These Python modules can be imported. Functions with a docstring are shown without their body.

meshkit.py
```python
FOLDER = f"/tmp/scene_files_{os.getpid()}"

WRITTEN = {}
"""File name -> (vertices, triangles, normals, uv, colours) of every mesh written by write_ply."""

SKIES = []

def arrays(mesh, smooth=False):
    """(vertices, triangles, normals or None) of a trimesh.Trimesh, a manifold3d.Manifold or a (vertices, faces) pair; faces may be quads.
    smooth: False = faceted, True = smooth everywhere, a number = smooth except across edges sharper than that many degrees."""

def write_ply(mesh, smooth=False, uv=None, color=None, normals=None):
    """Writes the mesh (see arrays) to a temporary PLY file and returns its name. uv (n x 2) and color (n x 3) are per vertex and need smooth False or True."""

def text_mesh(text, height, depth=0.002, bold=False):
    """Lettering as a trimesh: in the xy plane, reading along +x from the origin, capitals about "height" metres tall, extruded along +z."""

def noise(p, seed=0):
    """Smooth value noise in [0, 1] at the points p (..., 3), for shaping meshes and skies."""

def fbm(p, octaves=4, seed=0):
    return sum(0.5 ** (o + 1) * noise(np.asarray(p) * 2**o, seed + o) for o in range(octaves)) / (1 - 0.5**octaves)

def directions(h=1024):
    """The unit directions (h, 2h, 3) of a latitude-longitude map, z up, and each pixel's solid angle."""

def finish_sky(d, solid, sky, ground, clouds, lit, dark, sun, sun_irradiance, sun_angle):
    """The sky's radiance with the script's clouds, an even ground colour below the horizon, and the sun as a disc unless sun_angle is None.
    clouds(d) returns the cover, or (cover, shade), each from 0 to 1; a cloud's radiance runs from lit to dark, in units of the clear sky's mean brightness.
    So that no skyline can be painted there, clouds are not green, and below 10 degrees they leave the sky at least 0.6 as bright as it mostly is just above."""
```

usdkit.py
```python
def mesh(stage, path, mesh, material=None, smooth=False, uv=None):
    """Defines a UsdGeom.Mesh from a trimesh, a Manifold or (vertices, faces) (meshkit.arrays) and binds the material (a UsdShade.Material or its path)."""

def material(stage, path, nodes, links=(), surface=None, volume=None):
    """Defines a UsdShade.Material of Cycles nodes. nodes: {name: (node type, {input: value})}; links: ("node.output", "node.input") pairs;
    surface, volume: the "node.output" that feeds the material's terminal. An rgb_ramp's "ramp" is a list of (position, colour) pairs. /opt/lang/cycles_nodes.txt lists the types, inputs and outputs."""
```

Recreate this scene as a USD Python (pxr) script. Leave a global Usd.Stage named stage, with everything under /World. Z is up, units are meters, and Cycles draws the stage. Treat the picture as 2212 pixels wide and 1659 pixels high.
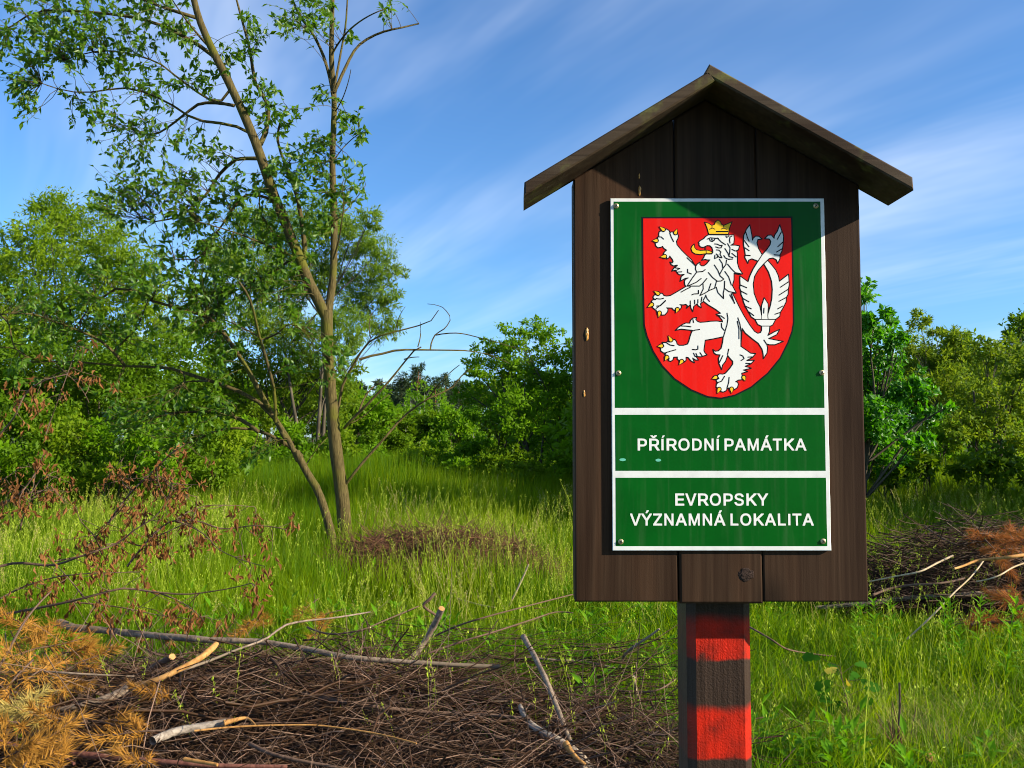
import math, glob
import numpy as np, trimesh, usdkit, meshkit
from pxr import Usd, UsdGeom, UsdLux, UsdShade, Gf, Sdf, Vt
from shapely.geometry import Polygon, LineString, Point, box as sbox
from shapely.ops import unary_union

stage = Usd.Stage.CreateInMemory()
UsdGeom.SetStageUpAxis(stage, "Z"); UsdGeom.SetStageMetersPerUnit(stage, 1.0)
UsdGeom.Xform.Define(stage, "/World"); UsdGeom.Scope.Define(stage, "/World/Looks")
RNG = np.random.default_rng(7)

# ---------------------------------------------------------------- camera, sky, sun, exposure
EYE = np.array([0.0, 0.0, 1.5]); FPX = 1916.0; PITCH = math.radians(3.3)
EXPOSURE = 1.27
SKY_STRENGTH = 0.08
SUN_INTENSITY = 1.25
SUN = np.array([2.8, -1.0, 1.36]); SUN /= np.linalg.norm(SUN)
cam = UsdGeom.Camera.Define(stage, "/World/camera")
cam.CreateHorizontalApertureAttr(36.0); cam.CreateVerticalApertureAttr(27.0)
cam.CreateFocalLengthAttr(36.0 * FPX / 2212.0)
cam.CreateClippingRangeAttr(Gf.Vec2f(0.05, 5000.0))
cam.CreateExposureAttr(EXPOSURE)
cam.AddTranslateOp().Set(Gf.Vec3d(*EYE)); cam.AddRotateXOp().Set(90.0 + math.degrees(PITCH))

EL = math.asin(SUN[2]); ROT = math.atan2(SUN[0], SUN[1])
sun = UsdLux.DistantLight.Define(stage, "/World/sun")
sun.CreateIntensityAttr(SUN_INTENSITY); sun.CreateAngleAttr(0.5); sun.CreateColorAttr(Gf.Vec3f(1.0, 0.89, 0.70))
sun.CreateNormalizeAttr(True)
zax = Gf.Vec3d(*SUN)
rot = Gf.Rotation(Gf.Vec3d(0, 0, 1), zax)
sun.AddTransformOp().Set(Gf.Matrix4d().SetRotate(rot))

dome = UsdLux.DomeLight.Define(stage, "/World/sky")
dome.CreateIntensityAttr(1.0)
dome.GetPrim().SetCustomDataByKey("kind", "structure")
sky_nodes = {
    "tc": ("texture_coordinate", {}),
    "sky": ("sky_texture", {"sky_type": "single_scattering", "sun_disc": False, "sun_elevation": EL, "sun_rotation": ROT,
                              "altitude": 100.0, "air_density": 1.0, "aerosol_density": 0.6, "ozone_density": 3.0}),
    "tint": ("mix", {"mix_type": "multiply", "fac": 1.0, "color2": (0.56, 0.85, 1.11)}),
    "sep": ("separate_xyz", {}),
    "zc": ("math", {"math_type": "maximum", "value2": 0.03}),
    "za": ("math", {"math_type": "add", "value2": 0.12}),
    "dx": ("math", {"math_type": "divide"}), "dy": ("math", {"math_type": "divide"}),
    "plane": ("combine_xyz", {"z": 0.0}),
    # long cirrus streaks: the plane of cloud is turned, then stretched along one axis
    "m1": ("mapping", {"mapping_type": "texture", "rotation": (0, 0, math.radians(-58)), "scale": (3.0, 0.80, 1.0), "location": (4.0, 1.0, 0)}),
    "n1": ("noise_texture", {"scale": 1.15, "detail": 5.0, "roughness": 0.55, "distortion": 0.35}),
    "m2": ("mapping", {"mapping_type": "texture", "rotation": (0, 0, math.radians(-50)), "scale": (1.6, 0.9, 1.0), "location": (0.0, 2.0, 0)}),
    "n2": ("noise_texture", {"scale": 0.55, "detail": 4.0, "roughness": 0.5, "distortion": 0.2}),
    "c1": ("map_range", {"range_type": "smoothstep", "from_min": 0.36, "from_max": 0.82, "clamp": True}),
    "c2": ("map_range", {"range_type": "smoothstep", "from_min": 0.30, "from_max": 0.64, "clamp": True}),
    "cm": ("math", {"math_type": "multiply"}),
    "ca": ("math", {"math_type": "multiply", "value2": 0.52, "use_clamp": True}),
    "cl": ("mix", {"mix_type": "mix", "color2": (7.6, 8.0, 8.6)}),
    "bg": ("background_shader", {"strength": SKY_STRENGTH}),
}
sky_links = [("tc.generated", "sep.vector"), ("sep.z", "zc.value1"), ("zc.value", "za.value1"), ("sep.x", "dx.value1"), ("za.value", "dx.value2"),
             ("sep.y", "dy.value1"), ("za.value", "dy.value2"), ("dx.value", "plane.x"), ("dy.value", "plane.y"),
             ("plane.vector", "m1.vector"), ("m1.vector", "n1.vector"), ("plane.vector", "m2.vector"), ("m2.vector", "n2.vector"),
             ("n1.fac", "c1.value"), ("n2.fac", "c2.value"), ("c1.result", "cm.value1"), ("c2.result", "cm.value2"), ("cm.value", "ca.value1"),
             ("sky.color", "tint.color1"), ("tint.color", "cl.color1"), ("ca.value", "cl.fac"), ("cl.color", "bg.color")]
sky_mat = usdkit.material(stage, "/World/Looks/sky_look", sky_nodes, sky_links, surface="bg.background")
UsdShade.MaterialBindingAPI.Apply(dome.GetPrim()).Bind(sky_mat)

# ---------------------------------------------------------------- helpers
CP, SP = math.cos(PITCH), math.sin(PITCH)
def ray(x, y):
    u, v = (x - 1106.0) / FPX, (829.5 - y) / FPX
    return np.array([u, CP - v * SP, SP + v * CP])
def at(x, y, Y):
    """the point of the photograph's ray (2212 x 1659 grid) on the vertical plane at distance Y"""
    d = ray(x, y); return EYE + d * (Y / d[1])
def onz(x, y, z):
    """the point of that ray at height z"""
    d = ray(x, y); return EYE + d * ((z - EYE[2]) / d[2])

used = {}
def path_for(name, parent=None):
    root = parent or "/World"
    k = used.get((root, name), 0); used[(root, name)] = k + 1
    return f"{root}/{name}" + (f"_{k:03d}" if k else "")
def tag(prim, label=None, cat=None, group=None, kind=None):
    for k, v in (("label", label), ("category", cat), ("group", group), ("kind", kind)):
        if v: prim.SetCustomDataByKey(k, v)
    return prim
def thing(name, base, label=None, cat=None, group=None, kind=None):
    p = path_for(name); x = UsdGeom.Xform.Define(stage, p)
    x.AddTranslateOp().Set(Gf.Vec3d(*map(float, base)))
    tag(x.GetPrim(), label, cat, group, kind)
    return {"path": p, "base": np.asarray(base, float)}
def part(t, name, mesh, mat, smooth=False, label=None, kind=None, parent=None):
    v, f = (mesh.vertices, mesh.faces) if hasattr(mesh, "vertices") else mesh
    p = path_for(name, parent or t["path"])
    m = usdkit.mesh(stage, p, (np.asarray(v) - t["base"], f), mat, smooth)
    tag(m.GetPrim(), label=label, kind=kind)
    return p
def copy_of(t, name, pos, rotz=0.0, scale=1.0, label=None, cat=None, group=None, tilt=(0, 0)):
    p = path_for(name); x = UsdGeom.Xform.Define(stage, p)
    x.AddTranslateOp().Set(Gf.Vec3d(*map(float, pos)))
    x.AddRotateXYZOp().Set(Gf.Vec3f(float(tilt[0]), float(tilt[1]), float(rotz)))
    x.AddScaleOp().Set(Gf.Vec3f(scale, scale, scale))
    pr = x.GetPrim(); pr.GetReferences().AddInternalReference(t["path"]); 
    # the copy's own ops must win over the referenced translate
    pr.SetInstanceable(True)
    tag(pr, label, cat, group)
    return p

class MB:
    def __init__(s): s.v, s.f, s.n = [], [], 0
    def add(s, v, f):
        v = np.asarray(v, float); s.v.append(v); s.f.append(np.asarray(f, int) + s.n); s.n += len(v); return s
    def mesh(s): return np.vstack(s.v), np.vstack(s.f)

def smooth_path(pts, n):
    p = np.asarray(pts, float)
    if len(p) == 2: return p[0] + (p[1] - p[0]) * np.linspace(0, 1, n)[:, None]
    from scipy.interpolate import PchipInterpolator
    t = np.r_[0, np.cumsum(np.linalg.norm(np.diff(p, axis=0), axis=1) + 1e-6)]
    return PchipInterpolator(t, p)(np.linspace(0, t[-1], n))

def tube(pts, radii, sides=6, cap=True, lump=0.0, seed=0):
    p = np.asarray(pts, float); n = len(p); r = np.broadcast_to(np.asarray(radii, float), (n,)) if np.ndim(radii) == 0 or len(np.atleast_1d(radii)) == n else np.interp(np.linspace(0, 1, n), np.linspace(0, 1, len(radii)), radii)
    t = np.gradient(p, axis=0); t /= np.linalg.norm(t, axis=1, keepdims=True) + 1e-12
    ref = np.array([0, 0, 1.0]) if abs(t[:, 2]).mean() < 0.8 else np.array([1.0, 0, 0])
    a = np.cross(t, ref); a /= np.linalg.norm(a, axis=1, keepdims=True) + 1e-12
    b = np.cross(t, a); g = np.arange(sides) * 2 * np.pi / sides
    rr = r[:, None] * np.ones(sides)
    if lump:
        rr = rr * (1 + lump * (np.random.default_rng(seed).random((n, sides)) - 0.5) * 2)
    v = p[:, None] + rr[..., None] * (np.cos(g)[None, :, None] * a[:, None] + np.sin(g)[None, :, None] * b[:, None])
    i, j = np.meshgrid(np.arange(n - 1), np.arange(sides), indexing="ij")
    A, B, C, D = i * sides + j, i * sides + (j + 1) % sides, (i + 1) * sides + (j + 1) % sides, (i + 1) * sides + j
    f = np.concatenate([np.stack([A, B, C], -1).reshape(-1, 3), np.stack([A, C, D], -1).reshape(-1, 3)])
    v = v.reshape(-1, 3)
    if cap:
        m = len(v); v = np.vstack([v, p[0], p[-1]]); k = np.arange(sides); k2 = (k + 1) % sides
        f = np.vstack([f, np.stack([np.full(sides, m), k2, k], 1), np.stack([np.full(sides, m + 1), (n - 1) * sides + k, (n - 1) * sides + k2], 1)])
    return v, f

def unit(a): return a / (np.linalg.norm(a, axis=-1, keepdims=True) + 1e-12)
def rand_dirs(n, rng): return unit(rng.normal(size=(n, 3)))

def leaves(c, d, nrm, L, W, fold=0.15):
    """leaf blades as folded rhombs of four triangles: base, two sides, mid rib, tip"""
    n = len(c); d = unit(d); s = unit(np.cross(d, nrm)); up = np.cross(s, d)
    L = np.broadcast_to(L, (n,))[:, None]; W = np.broadcast_to(W, (n,))[:, None]
    base = c; tip = c + d * L - up * L * 0.12; mid = c + d * L * 0.45
    l = mid + s * W * 0.5 + up * W * fold; r = mid - s * W * 0.5 + up * W * fold
    v = np.stack([base, r, tip, l, mid], 1).reshape(-1, 3)
    k = (np.arange(n) * 5)[:, None]
    f = np.concatenate([k + np.array([[0, 1, 4]]), k + np.array([[1, 2, 4]]), k + np.array([[4, 2, 3]]), k + np.array([[0, 4, 3]])])
    return v, f
def leaves2(c, d, nrm, L, W):
    """small far leaves: two triangles"""
    n = len(c); d = unit(d); s = unit(np.cross(d, nrm))
    L = np.broadcast_to(L, (n,))[:, None]; W = np.broadcast_to(W, (n,))[:, None]
    v = np.stack([c, c + d * L * .5 - s * W * .5, c + d * L, c + d * L * .5 + s * W * .5], 1).reshape(-1, 3)
    k = (np.arange(n) * 4)[:, None]
    return v, np.concatenate([k + np.array([[0, 1, 2]]), k + np.array([[0, 2, 3]])])

# ---------------------------------------------------------------- looks
def lk(n): return "/World/Looks/" + n
def simple(name, col, rough=0.6, spec=0.3):
    return usdkit.material(stage, lk(name), {"p": ("principled_bsdf", {"base_color": col, "roughness": rough, "specular_ior_level": spec})}, [], surface="p.BSDF")
def foliage(name, c0, c1, trans=0.35, rough=0.5, scale=1.2, tcol=None, spec=0.10, vary=0.55):
    """leaf or grass colour between c0 and c1: by slow noise over the ground and by single leaf"""
    tc = tcol or tuple(min(1, x * k) for x, k in zip(((c0[0] + c1[0]) / 2, (c0[1] + c1[1]) / 2, (c0[2] + c1[2]) / 2), (1.7, 1.5, 0.7)))
    nodes = {"g": ("geometry", {}), "n": ("noise_texture", {"scale": scale, "detail": 2.0}),
             "a": ("math", {"math_type": "multiply_add", "value2": 0.75}), "b": ("math", {"math_type": "multiply", "value2": vary}),
             "s": ("math", {"math_type": "subtract", "value2": 0.13 + (vary - .55) * .5, "use_clamp": True}),
             "r": ("rgb_ramp", {"ramp": [(0.0, c0), (1.0, c1)]}), "p": ("principled_bsdf", {"roughness": max(rough, .45), "specular_ior_level": spec}),
             "tm": ("mix", {"mix_type": "mix", "fac": 0.65, "color2": tc}),
             "t": ("translucent_bsdf", {}), "m": ("mix_closure", {"fac": trans})}
    links = [("g.position", "n.vector"), ("g.random_per_island", "b.value1"), ("n.fac", "a.value1"), ("b.value", "a.value3"), ("a.value", "s.value1"), ("s.value", "r.fac"),
             ("r.color", "p.base_color"), ("r.color", "tm.color1"), ("tm.color", "t.color"), ("p.BSDF", "m.closure1"), ("t.BSDF", "m.closure2")]
    return usdkit.material(stage, lk(name), nodes, links, surface="m.closure")
def bark(name, c0, c1, scale=(30, 30, 6), bump=0.5, moss=None, rough=0.85, dist=0.01):
    nodes = {"tc": ("texture_coordinate", {}), "mp": ("mapping", {"scale": scale}), "n": ("noise_texture", {"scale": 1.0, "detail": 6.0, "roughness": 0.65, "distortion": 0.4}),
             "n2": ("noise_texture", {"scale": 2.2, "detail": 3.0}), "r": ("rgb_ramp", {"ramp": [(0.3, c0), (0.7, c1)]}),
             "b": ("bump", {"strength": bump, "distance": dist}), "p": ("principled_bsdf", {"roughness": rough, "specular_ior_level": 0.08}),
             "mr": ("map_range", {"range_type": "smoothstep", "from_min": 0.52, "from_max": 0.66, "clamp": True}),
             "mx": ("mix", {"mix_type": "mix", "color2": moss or c1})}
    links = [("tc.object", "mp.vector"), ("mp.vector", "n.vector"), ("tc.object", "n2.vector"), ("n.fac", "r.fac"), ("n.fac", "b.height"), ("n2.fac", "mr.value"), ("mr.result", "mx.fac"),
             ("r.color", "mx.color1"), ("mx.color", "p.base_color"), ("b.normal", "p.normal")]
    return usdkit.material(stage, lk(name), nodes, links, surface="p.BSDF")
# ---------------------------------------------------------------- ground
def ground_z(x, y):
    x, y = np.asarray(x, float), np.asarray(y, float)
    p = np.stack([x * .35, y * .35, np.zeros_like(x)], -1)
    near = np.exp(-((x / 14) ** 2 + ((y - 8) / 14) ** 2))
    return (meshkit.fbm(p, 3, 3) - 0.5) * (0.10 + 0.10 * near) - 0.02
gx = np.unique(np.r_[np.linspace(-400, -40, 25), np.linspace(-40, 40, 161), np.linspace(40, 400, 25)])
gy = np.unique(np.r_[np.linspace(-200, -10, 16), np.linspace(-10, 60, 141), np.linspace(60, 600, 30)])
GX, GY = np.meshgrid(gx, gy, indexing="ij")
GV = np.stack([GX, GY, ground_z(GX, GY)], -1).reshape(-1, 3)
ii, jj = np.meshgrid(np.arange(len(gx) - 1), np.arange(len(gy) - 1), indexing="ij")
a_ = ii * len(gy) + jj; GF = np.stack([a_, a_ + len(gy), a_ + len(gy) + 1, a_ + 1], -1).reshape(-1, 4)
ground_mat = usdkit.material(stage, lk("ground_look"), {"g": ("geometry", {}), "n": ("noise_texture", {"scale": 1.3, "detail": 6.0}), "n2": ("noise_texture", {"scale": 30.0, "detail": 4.0}),
    "mm": ("mix", {"mix_type": "mix", "fac": 0.5}), "r": ("rgb_ramp", {"ramp": [(0.35, (0.020, 0.030, 0.008)), (0.52, (0.050, 0.070, 0.015)), (0.66, (0.075, 0.060, 0.030))]}),
    "b": ("bump", {"strength": 0.8, "distance": 0.03}), "p": ("principled_bsdf", {"roughness": 0.95, "specular_ior_level": 0.1})},
    [("g.position", "n.vector"), ("g.position", "n2.vector"), ("n.color", "mm.color1"), ("n2.color", "mm.color2"), ("mm.color", "r.fac"), ("r.color", "p.base_color"), ("n2.fac", "b.height"), ("b.normal", "p.normal")], surface="p.BSDF")
g_ = usdkit.mesh(stage, "/World/ground", (GV, GF), ground_mat, True)
tag(g_.GetPrim(), "grassy uneven soil of the clearing", "ground", kind="structure")

# ---------------------------------------------------------------- notice board
def wood(name, c0, c1, c2, rough=0.55, zdir=True, moss=False):
    nodes = {"tc": ("texture_coordinate", {}), "mp": ("mapping", {"scale": (120, 40, 3.0) if zdir else (3.0, 90, 160)}),
             "n": ("noise_texture", {"scale": 1.0, "detail": 5.0, "roughness": 0.6, "distortion": 0.6}),
             "mp2": ("mapping", {"scale": (14, 8, 1.6) if zdir else (2, 14, 14)}), "n2": ("noise_texture", {"scale": 1.0, "detail": 4.0, "distortion": 0.8}),
             "n3": ("noise_texture", {"scale": 900.0, "detail": 2.0}),
             "r": ("rgb_ramp", {"ramp": [(0.25, c0), (0.5, c1), (0.75, c2)]}),
             "r2": ("rgb_ramp", {"ramp": [(0.30, (0.50, 0.40, 0.36)), (0.52, (1, 1, 1)), (0.72, (1.35, 1.22, 1.12))]}),
             "mx": ("mix", {"mix_type": "multiply", "fac": 1.0}), "hs": ("math", {"math_type": "multiply_add", "value2": 0.35}),
             "b": ("bump", {"strength": 0.42, "distance": 0.0011}), "p": ("principled_bsdf", {"roughness": rough, "specular_ior_level": 0.08}),
             "vo": ("voronoi_texture", {"scale": 5.0}), "kn": ("map_range", {"range_type": "smoothstep", "from_min": 0.0, "from_max": 0.05, "to_min": 0.3, "to_max": 1.0, "clamp": True}),
             "km": ("mix", {"mix_type": "multiply", "fac": 0.7})}
    links = [("tc.object", "mp.vector"), ("mp.vector", "n.vector"), ("tc.object", "mp2.vector"), ("mp2.vector", "n2.vector"), ("tc.object", "n3.vector"), ("n.fac", "r.fac"), ("n2.fac", "r2.fac"),
             ("r.color", "mx.color1"), ("r2.color", "mx.color2"), ("n3.fac", "hs.value1"), ("n.fac", "hs.value3"), ("hs.value", "b.height"), ("b.normal", "p.normal"),
             ("mx.color", "p.base_color")]
    if zdir:
        nodes["kp"] = ("mapping", {"scale": (1.0, 0.4, 0.55), "location": (0.31, 0.2, 0.13)}); nodes["vo"] = ("voronoi_texture", {"scale": 6.5}); nodes["kn"] = ("map_range", {"range_type": "smoothstep", "from_min": 0.03, "from_max": 0.20, "to_min": 0.25, "to_max": 1.0, "clamp": True}); nodes["kw"] = ("mix", {"mix_type": "mix", "fac": 0.12})
        links = [l for l in links if l[1] not in ("p.base_color", "mp2.vector")] + [("tc.object", "kw.color1"), ("n3.color", "kw.color2"), ("tc.object", "mp2.vector"), ("tc.object", "kp.vector"), ("kp.vector", "vo.vector"), ("vo.distance", "kn.value"), ("mx.color", "km.color1"), ("kn.result", "km.color2"), ("km.color", "p.base_color")]
        nodes.pop("kw"); links = [l for l in links if not l[1].startswith("kw.")]
    if moss:
        nodes.update({"g": ("geometry", {}), "sp": ("separate_xyz", {}), "gr": ("noise_texture", {"scale": 26.0, "detail": 5.0}), "gm": ("map_range", {"range_type": "smoothstep", "from_min": 0.56, "from_max": 0.70, "to_max": 0.75, "clamp": True}),
                      "gx": ("mix", {"mix_type": "mix", "color2": (0.10, 0.10, 0.03)})})
        links = [l for l in links if l[1] != "p.base_color"] + [("tc.object", "gr.vector"), ("gr.fac", "gm.value"), ("gm.result", "gx.fac"), ("mx.color", "gx.color1"), ("gx.color", "p.base_color")]
    return usdkit.material(stage, lk(name), nodes, links, surface="p.BSDF")
plank_mat = wood("stained_plank", (0.021, 0.0098, 0.0052), (0.034, 0.0182, 0.0100), (0.048, 0.0272, 0.0158), rough=0.62)
roof_mat = wood("stained_roof", (0.030, 0.021, 0.014), (0.048, 0.034, 0.022), (0.068, 0.049, 0.033), rough=0.6, zdir=False, moss=True)
white_mat = usdkit.material(stage, lk("white_plate"), {"tc": ("texture_coordinate", {}), "n": ("noise_texture", {"scale": 60.0, "detail": 4.0}), "r": ("rgb_ramp", {"ramp": [(0.3, (0.56, 0.565, 0.55)), (0.6, (0.64, 0.64, 0.625))]}), "p": ("principled_bsdf", {"roughness": 0.35, "specular_ior_level": 0.4})},
    [("tc.object", "n.vector"), ("n.fac", "r.fac"), ("r.color", "p.base_color")], surface="p.BSDF")
def printed(name, col, var=0.12, dust=0.0):
    nodes = {"tc": ("texture_coordinate", {}), "n": ("noise_texture", {"scale": 22.0, "detail": 5.0, "roughness": 0.6}), "r": ("rgb_ramp", {"ramp": [(0.25, tuple(c * (1 - var) for c in col)), (0.75, tuple(c * (1 + var) for c in col))]}),
        "n2": ("noise_texture", {"scale": 260.0, "detail": 2.0}), "b": ("bump", {"strength": 0.06, "distance": 0.001}), "p": ("principled_bsdf", {"roughness": 0.36, "specular_ior_level": 0.10}),
        "mp": ("mapping", {"scale": (90, 20, 5)}), "n3": ("noise_texture", {"scale": 1.0, "detail": 4.0, "distortion": 0.5}), "dr": ("map_range", {"range_type": "smoothstep", "from_min": 0.48, "from_max": 0.80, "to_max": dust * 2.2, "clamp": True}), "dm": ("mix", {"mix_type": "mix", "color2": (0.30, 0.30, 0.25)})}
    links = [("tc.object", "n.vector"), ("tc.object", "n2.vector"), ("n2.fac", "b.height"), ("b.normal", "p.normal"), ("n.fac", "r.fac"), ("tc.object", "mp.vector"), ("mp.vector", "n3.vector"), ("n3.fac", "dr.value"), ("dr.result", "dm.fac"), ("r.color", "dm.color1"), ("dm.color", "p.base_color")]
    return usdkit.material(stage, lk(name), nodes, links, surface="p.BSDF")
green_mat = printed("printed_green", (0.0006, 0.072, 0.005), 0.14, 0.025); red_mat = printed("printed_red", (0.62, 0.008, 0.004), 0.06, 0.02)
black_mat = printed("printed_black", (0.010, 0.009, 0.010)); yellow_mat = printed("printed_yellow", (0.78, 0.46, 0.02)); lion_mat = printed("printed_white", (0.65, 0.65, 0.63), 0.03)
brass_mat = usdkit.material(stage, lk("zinc_screw"), {"p": ("principled_bsdf", {"base_color": (0.42, 0.36, 0.20), "metallic": 0.8, "roughness": 0.42})}, [], surface="p.BSDF")
dark_mat = simple("recess_dark", (0.01, 0.01, 0.008))
resin_mat = usdkit.material(stage, lk("dry_resin"), {"p": ("principled_bsdf", {"base_color": (0.42, 0.20, 0.04), "roughness": 0.25})}, [], surface="p.BSDF")
dropping_mat = simple("pale_stain", (0.10, 0.42, 0.30), 0.7)

YB, TB = 1.245, 0.045            # front face of the planks, their thickness
YP = 1.2395                      # front face of the plate
BASE = np.array([at(1551, 900, YB + TB + 0.05)[0], YB + TB + 0.05, 0.0])
sign = thing("notice_board", BASE, "dark brown wooden notice board with gabled roof, green crest plate and red banded post", "notice board")

def prism(poly, y0, y1, b=0.0):
    """polygon of x, z pairs (counter clockwise seen from the front) pushed from y0 back to y1, with its front edge bevelled by b"""
    p = np.asarray(poly, float); n = len(p)
    rings = []
    if b:
        q = np.asarray(Polygon(p).buffer(-b, join_style=2).exterior.coords)[:-1]
        q = np.array([q[np.argmin(np.linalg.norm(q - w, axis=1))] for w in p])
        rings = [(q, y0), (p, y0 + b), (p, y1 - b), (q, y1)]
    else: rings = [(p, y0), (p, y1)]
    v = np.vstack([np.stack([r[:, 0], np.full(n, y), r[:, 1]], 1) for r, y in rings])
    f = []
    for k in range(len(rings) - 1):
        for i in range(n):
            j = (i + 1) % n; A, B, C, D = k * n + i, k * n + j, (k + 1) * n + j, (k + 1) * n + i
            f += [[A, C, B], [A, D, C]]
    for i in range(1, n - 1):
        f.append([0, i, i + 1]); m = (len(rings) - 1) * n; f.append([m, m + i + 1, m + i])
    t = trimesh.Trimesh(v, np.array(f), process=False); t.fix_normals(); return t

# roof: two planks; the right one covers the end of the left one
YR0, YR1 = 1.178, 1.263
S = 1 / 1.8083
def srcp(x, y, Y): return at(x * S, y * S, Y)[[0, 2]]
apex_in = srcp(2797, 312, YR0)                     # where the undersides meet
tr = srcp(3571, 742, YR0); tl = srcp(2050, 762, YR0)
ang_r = math.atan2(apex_in[1] - tr[1], tr[0] - apex_in[0]); ang_l = math.atan2(apex_in[1] - tl[1], apex_in[0] - tl[0])
th = 0.0156
dr = np.array([math.cos(ang_r), -math.sin(ang_r)]); nr = np.array([math.sin(ang_r), math.cos(ang_r)])
dl = np.array([-math.cos(ang_l), -math.sin(ang_l)]); nl = np.array([-math.sin(ang_l), math.cos(ang_l)])
Lr, Ll = np.linalg.norm(tr - apex_in), np.linalg.norm(tl - apex_in)
r0 = apex_in - dr * 0.0185
part(sign, "roof_plank", prism([r0, r0 + dr * (Lr + 0.0185), r0 + dr * (Lr + 0.0185) + np.array([-.001, th / math.cos(ang_r)]), r0 + nr * th], YR0, YR1, 0.0022), roof_mat)
l0 = apex_in + dl * 0.0008
part(sign, "roof_plank", prism([l0 + dl * Ll, l0, l0 + nl * th, l0 + dl * Ll + np.array([0, th / math.cos(ang_l)])], YR0, YR1, 0.0022), roof_mat)

# three planks, cut to the gable under the roof
xl, xr = at(1241, 850, YB)[0], at(1866, 850, YB)[0]
g1, g2 = at(1462.5, 850, YB)[0], at(1642, 850, YB)[0]
zb = at(1550, 1300.5, YB)[2]; zb2 = at(1550, 1304, YB)[2]
def under(x):
    x = np.asarray(x, float)
    zr = apex_in[1] - (x - apex_in[0]) * math.tan(ang_r); zl = apex_in[1] - (apex_in[0] - x) * math.tan(ang_l)
    return np.where(x > apex_in[0], zr, zl) - 0.0012
part(sign, "plank", prism([(xl, zb), (g1 - .0014, zb), (g1 - .0014, float(under(g1 - .0014))), (xl, float(under(xl)))], YB, YB + TB, 0.002), plank_mat)
part(sign, "plank", prism([(g1 + .0008, zb2), (g2 - .0006, zb2), (g2 - .0006, float(under(g2 - .0006))), (apex_in[0], float(under(apex_in[0]))), (g1 + .0008, float(under(g1 + .0008)))], YB - .0012, YB + TB - .0012, 0.003), plank_mat)
part(sign, "plank", prism([(g2 + .0006, zb), (xr, zb), (xr, float(under(xr))), (g2 + .0006, float(under(g2 + .0006)))], YB, YB + TB, 0.002), plank_mat)

# knot and resin runs
def blob(x, y, Y, rx, rz, ry, seed):
    s = trimesh.creation.icosphere(3, 1.0); v = s.vertices * (1 + 0.45 * (meshkit.fbm(s.vertices * 2.6 + seed, 3, seed)[:, None] - .5) * 2)
    return v * [rx, ry, rz] + at(x, y, Y), s.faces
part(sign, "knot", blob(1612, 1241, YB - .0012, .0105, .009, .0016, 3), bark("knot_look", (.012, .008, .006), (.05, .032, .026), (300, 300, 300), 1.0, dist=.003), True)
part(sign, "resin_run", blob(1382, 412, YB, .0018, .0075, .0016, 5), resin_mat, True)
part(sign, "resin_run", blob(1381, 380, YB, .0011, .0035, .0010, 6), resin_mat, True)
part(sign, "resin_run", blob(1268, 722, YB, .0022, .009, .0018, 8), resin_mat, True)
part(sign, "resin_run", blob(1262, 850, YB, .0013, .005, .0010, 9), resin_mat, True)

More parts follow.
